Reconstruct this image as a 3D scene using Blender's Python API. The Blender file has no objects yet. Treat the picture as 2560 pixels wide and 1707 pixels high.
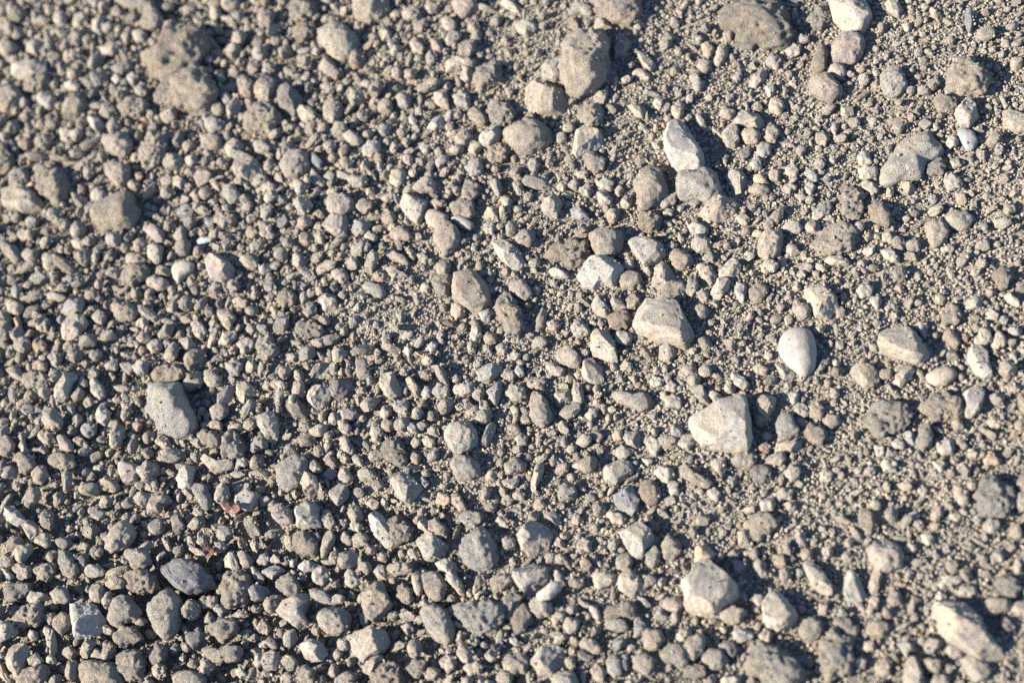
import bpy, math, random
import numpy as np

# ------------------------------------------------------------------ camera
scene = bpy.context.scene
W, H = 2560.0, 1707.0            # the photograph's frame, used for measuring
FOCAL, SENSOR, DIST = 50.0, 36.0, 1.50
TILT = math.radians(35.0)        # view axis against the ground's normal
FAR = math.radians(28.0)         # the ground recedes towards the upper left
FPX = FOCAL / SENSOR * W

s_, c_ = math.sin(TILT), math.cos(TILT)
nz = np.array([-math.sin(FAR) * s_, math.cos(FAR) * s_, c_])       # ground normal in camera axes
ax = np.array([1.0, 0, 0]); ax = ax - nz * ax.dot(nz); ax /= np.linalg.norm(ax)
ay = np.cross(nz, ax)
RW = np.array([ax, ay, nz])      # camera -> world rotation
CAM = -(RW @ np.array([0, 0, -1.0])) * DIST

from mathutils import Matrix
cam_data = bpy.data.cameras.new('camera')
cam = bpy.data.objects.new('camera', cam_data)
scene.collection.objects.link(cam)
M4 = Matrix.Identity(4)
for i in range(3):
    for j in range(3):
        M4[i][j] = RW[i, j]
    M4[i][3] = CAM[i]
cam.matrix_world = M4
cam_data.lens = FOCAL; cam_data.sensor_width = SENSOR
cam_data.clip_start = 0.05; cam_data.clip_end = 200.0
cam_data.dof.use_dof = True
cam_data.dof.focus_distance = 1.485
cam_data.dof.aperture_fstop = 3.0
scene.camera = cam

def unproject(px, py, z=0.0):
    """a pixel of the photograph -> the point of the level plane z that it shows"""
    px = np.asarray(px, float); py = np.asarray(py, float)
    d = np.stack([(px - W / 2) / FPX, (H / 2 - py) / FPX, -np.ones_like(px)], -1) @ RW.T
    t = (z - CAM[2]) / d[..., 2]
    return CAM + d * t[..., None]

def project(p):
    q = (np.asarray(p) - CAM) @ RW
    return W / 2 + q[..., 0] / -q[..., 2] * FPX, H / 2 - q[..., 1] / -q[..., 2] * FPX

# ------------------------------------------------------------------ light
SUN_EL = math.radians(33.5)
SHADOW_IMG = math.radians(24.0)  # cast shadows run right and a little up
a = unproject(W / 2, H / 2); b = unproject(W / 2 + 200 * math.cos(SHADOW_IMG), H / 2 - 200 * math.sin(SHADOW_IMG))
sd = (b - a)[:2]; sd /= np.linalg.norm(sd)
to_sun = np.array([-sd[0] * math.cos(SUN_EL), -sd[1] * math.cos(SUN_EL), math.sin(SUN_EL)])

world = bpy.data.worlds.new('World'); scene.world = world
world.use_nodes = True
wn = world.node_tree.nodes; wl = world.node_tree.links
wn.clear()
sky = wn.new('ShaderNodeTexSky'); sky.sky_type = 'NISHITA'; sky.sun_disc = False
sky.sun_elevation = SUN_EL
sky.air_density = 1.0; sky.dust_density = 0.1; sky.ozone_density = 4.0
sky.sun_rotation = math.atan2(to_sun[0], to_sun[1])
bg = wn.new('ShaderNodeBackground'); bg.inputs['Strength'].default_value = 0.078
wo = wn.new('ShaderNodeOutputWorld')
wl.new(sky.outputs[0], bg.inputs[0]); wl.new(bg.outputs[0], wo.inputs[0])

sun_data = bpy.data.lights.new('sun', 'SUN')
sun_data.energy = 5.0; sun_data.angle = math.radians(0.53); sun_data.color = (1.0, 0.90, 0.755)
sun = bpy.data.objects.new('sun', sun_data); scene.collection.objects.link(sun)
from mathutils import Vector
sun.rotation_euler = Vector(to_sun).to_track_quat('Z', 'Y').to_euler()
sun.location = Vector(to_sun) * 5

scene.view_settings.view_transform = 'Standard'
scene.view_settings.look = 'None'
scene.view_settings.exposure = 1.66
scene.view_settings.gamma = 1.0
scene.view_settings.use_curve_mapping = False
scene.cycles.max_bounces = 4
scene.cycles.diffuse_bounces = 2
scene.cycles.use_denoising = False
scene.cycles.use_adaptive_sampling = False

rng = np.random.default_rng(7)
random.seed(7)

# ------------------------------------------------------------------ noise
def _hash(ix, iy, iz, seed):
    h = (ix * 374761393 + iy * 668265263 + iz * 2147483647 + seed * 1274126177) & 0xffffffff
    h = ((h ^ (h >> 13)) * 1274126177) & 0xffffffff
    h = ((h ^ (h >> 16)) * 2246822519) & 0xffffffff
    return ((h ^ (h >> 15)) & 0xffffff) / float(0xffffff) * 2 - 1

def noise3(p, seed=0):
    """value noise in [-1, 1] at points p (N,3)"""
    p = np.asarray(p, float)
    i = np.floor(p).astype(np.int64); f = p - i
    f = f * f * f * (f * (f * 6 - 15) + 10)
    r = 0
    for dx in (0, 1):
        wx = f[:, 0] if dx else 1 - f[:, 0]
        for dy in (0, 1):
            wy = f[:, 1] if dy else 1 - f[:, 1]
            for dz in (0, 1):
                wz = f[:, 2] if dz else 1 - f[:, 2]
                r = r + wx * wy * wz * _hash(i[:, 0] + dx, i[:, 1] + dy, i[:, 2] + dz, seed)
    return r

def noise2(x, y, seed=0):
    sh = np.shape(x)
    x = np.ravel(x); y = np.ravel(y)
    return noise3(np.stack([x, y, np.full_like(x, 0.37)], -1), seed).reshape(sh)

def terrain(x, y):
    """the bed under the stones: a few gentle undulations"""
    x = np.asarray(x, float); y = np.asarray(y, float)
    return 0.009 * noise2(x * 3.1, y * 3.1, 3) + 0.005 * noise2(x * 9, y * 9, 4) + 0.0025 * noise2(x * 26, y * 26, 5)

# ------------------------------------------------------------------ materials
def nd(nt, kind, **kw):
    n = nt.nodes.new(kind)
    for k, v in kw.items():
        if k in n.inputs:
            n.inputs[k].default_value = v
        else:
            setattr(n, k, v)
    return n

def stone_material(name, source, bump=1.0, pits=0.55, rough=0.92, dust=0.35):
    """dusty stone; the colour comes from the object, its instance or its mesh"""
    m = bpy.data.materials.new(name); m.use_nodes = True
    nt = m.node_tree; L = nt.links
    bs = nt.nodes['Principled BSDF']
    bs.inputs['Roughness'].default_value = rough
    bs.inputs['Specular IOR Level'].default_value = 0.18
    geo = nt.nodes.new('ShaderNodeNewGeometry')
    if source == 'object':
        col = nt.nodes.new('ShaderNodeObjectInfo').outputs['Color']
    else:
        at = nt.nodes.new('ShaderNodeAttribute'); at.attribute_name = 'col'
        at.attribute_type = 'INSTANCER' if source == 'instancer' else 'GEOMETRY'
        col = at.outputs['Color']
    pos = geo.outputs['Position']
    def noise(scale, detail=3.0, rough_=0.6):
        n = nd(nt, 'ShaderNodeTexNoise', Scale=scale, Detail=detail, Roughness=rough_)
        L.new(pos, n.inputs['Vector']); return n.outputs['Fac']
    def maprange(v, a, b, c, d):
        n = nt.nodes.new('ShaderNodeMapRange')
        for k, q in zip(('From Min', 'From Max', 'To Min', 'To Max'), (a, b, c, d)):
            n.inputs[k].default_value = q
        L.new(v, n.inputs['Value']); return n.outputs[0]
    def mixc(kind, fac, c1, c2):
        n = nt.nodes.new('ShaderNodeMix'); n.data_type = 'RGBA'; n.blend_type = kind
        for sock, v in ((n.inputs[0], fac), (n.inputs[6], c1), (n.inputs[7], c2)):
            if hasattr(v, 'links') or hasattr(v, 'is_linked'): L.new(v, sock)
            else: sock.default_value = v
        return n.outputs[2]
    # dust lying on whatever faces up
    sep = nt.nodes.new('ShaderNodeSeparateXYZ'); L.new(geo.outputs['Normal'], sep.inputs[0])
    up = maprange(sep.outputs['Z'], 0.1, 0.9, 0.0, dust)
    patch = maprange(noise(75, 4.0), 0.38, 0.62, 0.0, 1.0)
    mul = nt.nodes.new('ShaderNodeMath'); mul.operation = 'MULTIPLY'
    L.new(up, mul.inputs[0]); L.new(patch, mul.inputs[1])
    c = mixc('MIX', mul.outputs[0], col, (0.298, 0.270, 0.232, 1))
    # beds and stains of the rock itself
    c = mixc('MULTIPLY', 1.0, c, mixc('MIX', maprange(noise(38, 2.0), 0.35, 0.65, 0.0, 1.0), (0.88, 0.90, 0.95, 1), (1.09, 1.05, 0.98, 1)))
    # faint bedding in some of the stones
    oi = nt.nodes.new('ShaderNodeObjectInfo')
    wv = nd(nt, 'ShaderNodeTexWave', Scale=55.0, Distortion=5.0, Detail=3.0)
    vr = nt.nodes.new('ShaderNodeVectorRotate'); vr.rotation_type = 'EULER_XYZ'
    cmb = nt.nodes.new('ShaderNodeCombineXYZ')
    L.new(maprange(oi.outputs['Random'], 0, 1, 0, 60), cmb.inputs[0]); L.new(maprange(oi.outputs['Random'], 0, 1, 0, 200), cmb.inputs[2])
    L.new(pos, vr.inputs['Vector']); L.new(cmb.outputs[0], vr.inputs['Rotation']); L.new(vr.outputs[0], wv.inputs['Vector'])
    c = mixc('MULTIPLY', maprange(oi.outputs['Random'], 0.55, 0.75, 0.0, 0.5 if source == 'object' else 0.0), c, mixc('MIX', wv.outputs['Fac'], (0.72, 0.72, 0.74, 1), (1.15, 1.14, 1.12, 1)))
    # mottling, mineral grains and dark pits
    c = mixc('MULTIPLY', 1.0, c, mixc('MIX', maprange(noise(160, 3.0), 0.3, 0.7, 0.0, 1.0), (0.80, 0.79, 0.78, 1), (1.13, 1.12, 1.10, 1)))
    grain = maprange(noise(620, 2.0, 0.7), 0.34, 0.52, 0.0, 1.0)
    c = mixc('MULTIPLY', pits, c, mixc('MIX', grain, (0.25, 0.24, 0.23, 1), (1.18, 1.18, 1.18, 1)))
    L.new(c, bs.inputs['Base Color'])
    h = noise(520, 4.0, 0.75)
    b1 = nt.nodes.new('ShaderNodeBump'); b1.inputs['Strength'].default_value = min(1.0, bump)
    b1.inputs['Distance'].default_value = 0.0046 * bump
    L.new(h, b1.inputs['Height']); L.new(b1.outputs[0], bs.inputs['Normal'])
    return m

MAT = {
    'A': stone_material('quarried_stone', 'object', 0.7, 0.5),
    'F': stone_material('cleaved_slab', 'object', 0.6, 0.42),
    'R': stone_material('weathered_stone', 'object', 0.9, 0.6),
    'C': stone_material('soil_clod', 'object', 1.0, 0.45, dust=0.6),
    'S': stone_material('smooth_stone', 'object', 0.45, 0.3, rough=0.85, dust=0.3),
}
MAT_MESH = stone_material('loose_stone', 'geometry', 0.7, 0.5)
MAT_INST = stone_material('loose_pebble', 'instancer', 0.9, 0.55)
MAT_GRIT = stone_material('grit_grain', 'instancer', 0.3, 0.25)

def plain_material(name, colour, rough=0.6):
    m = bpy.data.materials.new(name); m.use_nodes = True
    nt = m.node_tree; bs = nt.nodes['Principled BSDF']
    n = nd(nt, 'ShaderNodeTexNoise', Scale=260.0, Detail=4.0)
    g = nt.nodes.new('ShaderNodeNewGeometry'); nt.links.new(g.outputs['Position'], n.inputs['Vector'])
    r = nt.nodes.new('ShaderNodeValToRGB')
    r.color_ramp.elements[0].position = 0.35; r.color_ramp.elements[1].position = 0.65
    r.color_ramp.elements[0].color = (*[q * 0.55 for q in colour], 1); r.color_ramp.elements[1].color = (*[q * 1.2 for q in colour], 1)
    nt.links.new(n.outputs['Fac'], r.inputs[0]); nt.links.new(r.outputs[0], bs.inputs['Base Color'])
    bs.inputs['Roughness'].default_value = rough
    return m

def soil_material():
    m = bpy.data.materials.new('soil'); m.use_nodes = True
    nt = m.node_tree; L = nt.links; bs = nt.nodes['Principled BSDF']
    bs.inputs['Roughness'].default_value = 0.95; bs.inputs['Specular IOR Level'].default_value = 0.1
    g = nt.nodes.new('ShaderNodeNewGeometry')
    n = nd(nt, 'ShaderNodeTexNoise', Scale=300.0, Detail=5.0, Roughness=0.7); L.new(g.outputs['Position'], n.inputs['Vector'])
    r = nt.nodes.new('ShaderNodeValToRGB')
    r.color_ramp.elements[0].position = 0.3; r.color_ramp.elements[1].position = 0.7
    r.color_ramp.elements[0].color = (0.15, 0.135, 0.113, 1); r.color_ramp.elements[1].color = (0.33, 0.298, 0.252, 1)
    L.new(n.outputs['Fac'], r.inputs[0]); L.new(r.outputs[0], bs.inputs['Base Color'])
    v = nd(nt, 'ShaderNodeTexVoronoi', Scale=330.0); L.new(g.outputs['Position'], v.inputs['Vector'])
    b1 = nt.nodes.new('ShaderNodeBump'); b1.invert = True; b1.inputs['Distance'].default_value = 0.0025
    L.new(v.outputs['Distance'], b1.inputs['Height'])
    b2 = nt.nodes.new('ShaderNodeBump'); b2.inputs['Distance'].default_value = 0.002
    L.new(n.outputs['Fac'], b2.inputs['Height']); L.new(b1.outputs[0], b2.inputs['Normal'])
    L.new(b2.outputs[0], bs.inputs['Normal'])
    return m

# base colours of dry, dusty stone; dark and bluish ones also hold painted shade
PAL = {'t': (0.268, 0.242, 0.208),
       'g': (0.262, 0.245, 0.220),
       'l': (0.302, 0.276, 0.240),
       'w': (0.325, 0.303, 0.268),
       'p': (0.285, 0.243, 0.216),
       'b': (0.232, 0.203, 0.168),
       'd': (0.150, 0.142, 0.138),  # for some stones the shadow they lie in, painted as colour
       'u': (0.212, 0.217, 0.224),  # mostly ordinary stones, tinted with the shadow they lie in
       'o': (0.355, 0.275, 0.200),
       'r': (0.225, 0.150, 0.118),
       'q': (0.320, 0.365, 0.360),
       'v': (0.318, 0.292, 0.258)}
WORD = {'t': 'tan', 'g': 'grey', 'l': 'pale', 'w': 'white', 'p': 'pinkish', 'b': 'brown', 'd': 'dark grey', 'u': 'blue-grey',  # dark grey and blue-grey name tones that include painted shadow
        'o': 'orange-tinted', 'r': 'reddish', 'q': 'turquoise', 'v': 'white'}

# ------------------------------------------------------------------ stone shapes
def ico(n):
    """unit icosphere as arrays"""
    t = (1 + 5 ** 0.5) / 2
    v = [(-1, t, 0), (1, t, 0), (-1, -t, 0), (1, -t, 0), (0, -1, t), (0, 1, t), (0, -1, -t), (0, 1, -t), (t, 0, -1), (t, 0, 1), (-t, 0, -1), (-t, 0, 1)]
    f = [(0, 11, 5), (0, 5, 1), (0, 1, 7), (0, 7, 10), (0, 10, 11), (1, 5, 9), (5, 11, 4), (11, 10, 2), (10, 7, 6), (7, 1, 8),
         (3, 9, 4), (3, 4, 2), (3, 2, 6), (3, 6, 8), (3, 8, 9), (4, 9, 5), (2, 4, 11), (6, 2, 10), (8, 6, 7), (9, 8, 1)]
    v = [np.array(q, float) / np.linalg.norm(q) for q in v]
    for _ in range(n):
        mid = {}; g = []
        def m(a, b):
            k = (min(a, b), max(a, b))
            if k not in mid:
                q = v[a] + v[b]; v.append(q / np.linalg.norm(q)); mid[k] = len(v) - 1
            return mid[k]
        for a, b, c in f:
            x, y, z = m(a, b), m(b, c), m(c, a)
            g += [(a, x, z), (b, y, x), (c, z, y), (x, y, z)]
        f = g
    return np.array(v), np.array(f)
ICO = {n: ico(n) for n in (1, 2, 3, 4)}

def radial(poly, theta, soft):
    """distance of a (star-shaped) outline from its middle in the directions theta"""
    K = 256
    th = (np.arange(K) / K) * 2 * math.pi
    d = np.stack([np.cos(th), np.sin(th)], -1)
    R = np.zeros(K)
    P = np.asarray(poly); Q = np.roll(P, -1, 0)
    for p, q in zip(P, Q):
        e = q - p
        den = d[:, 0] * e[1] - d[:, 1] * e[0]
        den = np.where(np.abs(den) < 1e-12, 1e-12, den)
        t = (p[0] * e[1] - p[1] * e[0]) / den
        u = (p[0] * d[:, 1] - p[1] * d[:, 0]) / den
        R = np.where((t > 0) & (u >= -1e-6) & (u <= 1 + 1e-6), np.maximum(R, t), R)
    bad = R <= 0
    if bad.any(): R[bad] = np.median(R[~bad])
    k = max(1, int(soft * K))
    if k > 1:
        ker = np.hanning(k + 2)[1:-1]; ker /= ker.sum()
        R = np.convolve(np.concatenate([R[-k:], R, R[:k]]), ker, 'same')[k:-k]
    x = (theta % (2 * math.pi)) / (2 * math.pi) * K
    i = np.floor(x).astype(int) % K; f = x - np.floor(x)
    return R[i] * (1 - f) + R[(i + 1) % K] * f

RIDGE = math.atan2(sd[1], sd[0])
def stone_shape(poly, up, down, style, level, seed):
    """a stone with this outline (metres, about its middle), rising up and reaching down"""
    g = np.random.default_rng(seed)
    U, F = ICO[level]
    th = np.arctan2(U[:, 1], U[:, 0]); rho = np.hypot(U[:, 0], U[:, 1])
    soft = {'F': 0.025, 'A': 0.035, 'R': 0.11, 'C': 0.07, 'S': 0.075}[style]
    e1, e2 = {'F': (0.42, 0.70), 'A': (0.62, 0.80), 'R': (0.86, 0.95), 'C': (0.78, 0.9), 'S': (0.88, 0.96)}[style]
    R = radial(poly, th, soft)
    rq = float(np.mean(R))
    p = np.stack([np.cos(th) * R * rho ** e1, np.sin(th) * R * rho ** e1,
                  np.sign(U[:, 2]) * np.abs(U[:, 2]) ** e2 * np.where(U[:, 2] > 0, up, down)], -1)
    # broken faces: planes that shave the top and the flanks
    n_cut = {'F': 5, 'A': g.integers(5, 9), 'R': g.integers(2, 4), 'C': g.integers(1, 3), 'S': 0}[style]
    hard = {'F': 1.0, 'A': 1.0, 'R': 0.7, 'C': 0.6, 'S': 0.0}[style]
    S = np.array([rq, rq, up])
    for k in range(n_cut):
        az = g.uniform(0, 2 * math.pi)
        zz = g.uniform(0.30, 0.95) if k else 0.97
        if style == 'A' and k in (1, 2): az, zz = RIDGE + (k - 1) * math.pi + g.normal(0, 0.6), g.uniform(0.45, 0.8)
        if style == 'F': zz = (0.985, 0.93, 0.5, 0.45, 0.6)[k]; az = RIDGE + g.normal(0, 0.5) if k in (1, 2) else az
        n = np.array([math.cos(az) * math.sqrt(1 - zz * zz), math.sin(az) * math.sqrt(1 - zz * zz), zz])
        q = p / S
        ext = (q @ n).max()
        d = ext * g.uniform(0.62, 0.88) if style == 'A' else ext * g.uniform(0.82, 0.95)
        if style == 'F': d = ext * ((0.80, 0.86)[k] if k < 2 else g.uniform(0.80, 0.92))
        s = q @ n - d
        p = np.where((s > 0)[:, None], (q - n * (s * hard)[:, None]) * S, p)
    # uneven surface
    amp = {'F': 0.03, 'A': 0.042, 'R': 0.085, 'C': 0.150, 'S': 0.014}[style] * rq
    q = p / rq + seed * 1.7 % 97
    r = U / np.linalg.norm(U, axis=1)[:, None]
    disp = amp * (noise3(q * 1.6, seed) + 0.55 * noise3(q * 3.7, seed + 1))
    if level >= 3:
        fine = 0.0010 if style == 'C' else (0.0008 if style in 'ARF' else 0.0)
        if fine:
            disp = disp + fine * noise3(p * 330 + 5, seed + 2) + fine * 0.9 * np.minimum(noise3(p * 180 + 9, seed + 3), 0.15)
        if style == 'C':
            disp = disp + 0.085 * rq * noise3(q * 7, seed + 4)
    return p + r * disp[:, None], F

def mesh_of(name, V, F, mat, smooth=True, sharp=None):
    me = bpy.data.meshes.new(name)
    me.vertices.add(len(V)); me.vertices.foreach_set('co', np.ascontiguousarray(V, dtype=np.float32).ravel())
    k = F.shape[1]
    me.loops.add(F.size); me.loops.foreach_set('vertex_index', np.ascontiguousarray(F, dtype=np.int32).ravel())
    me.polygons.add(len(F)); me.polygons.foreach_set('loop_start', np.arange(0, F.size, k, dtype=np.int32))
    me.update(calc_edges=True)
    if smooth: me.shade_smooth()
    if sharp: me.set_sharp_from_angle(angle=sharp)
    if mat: me.materials.append(mat)
    return me

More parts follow.
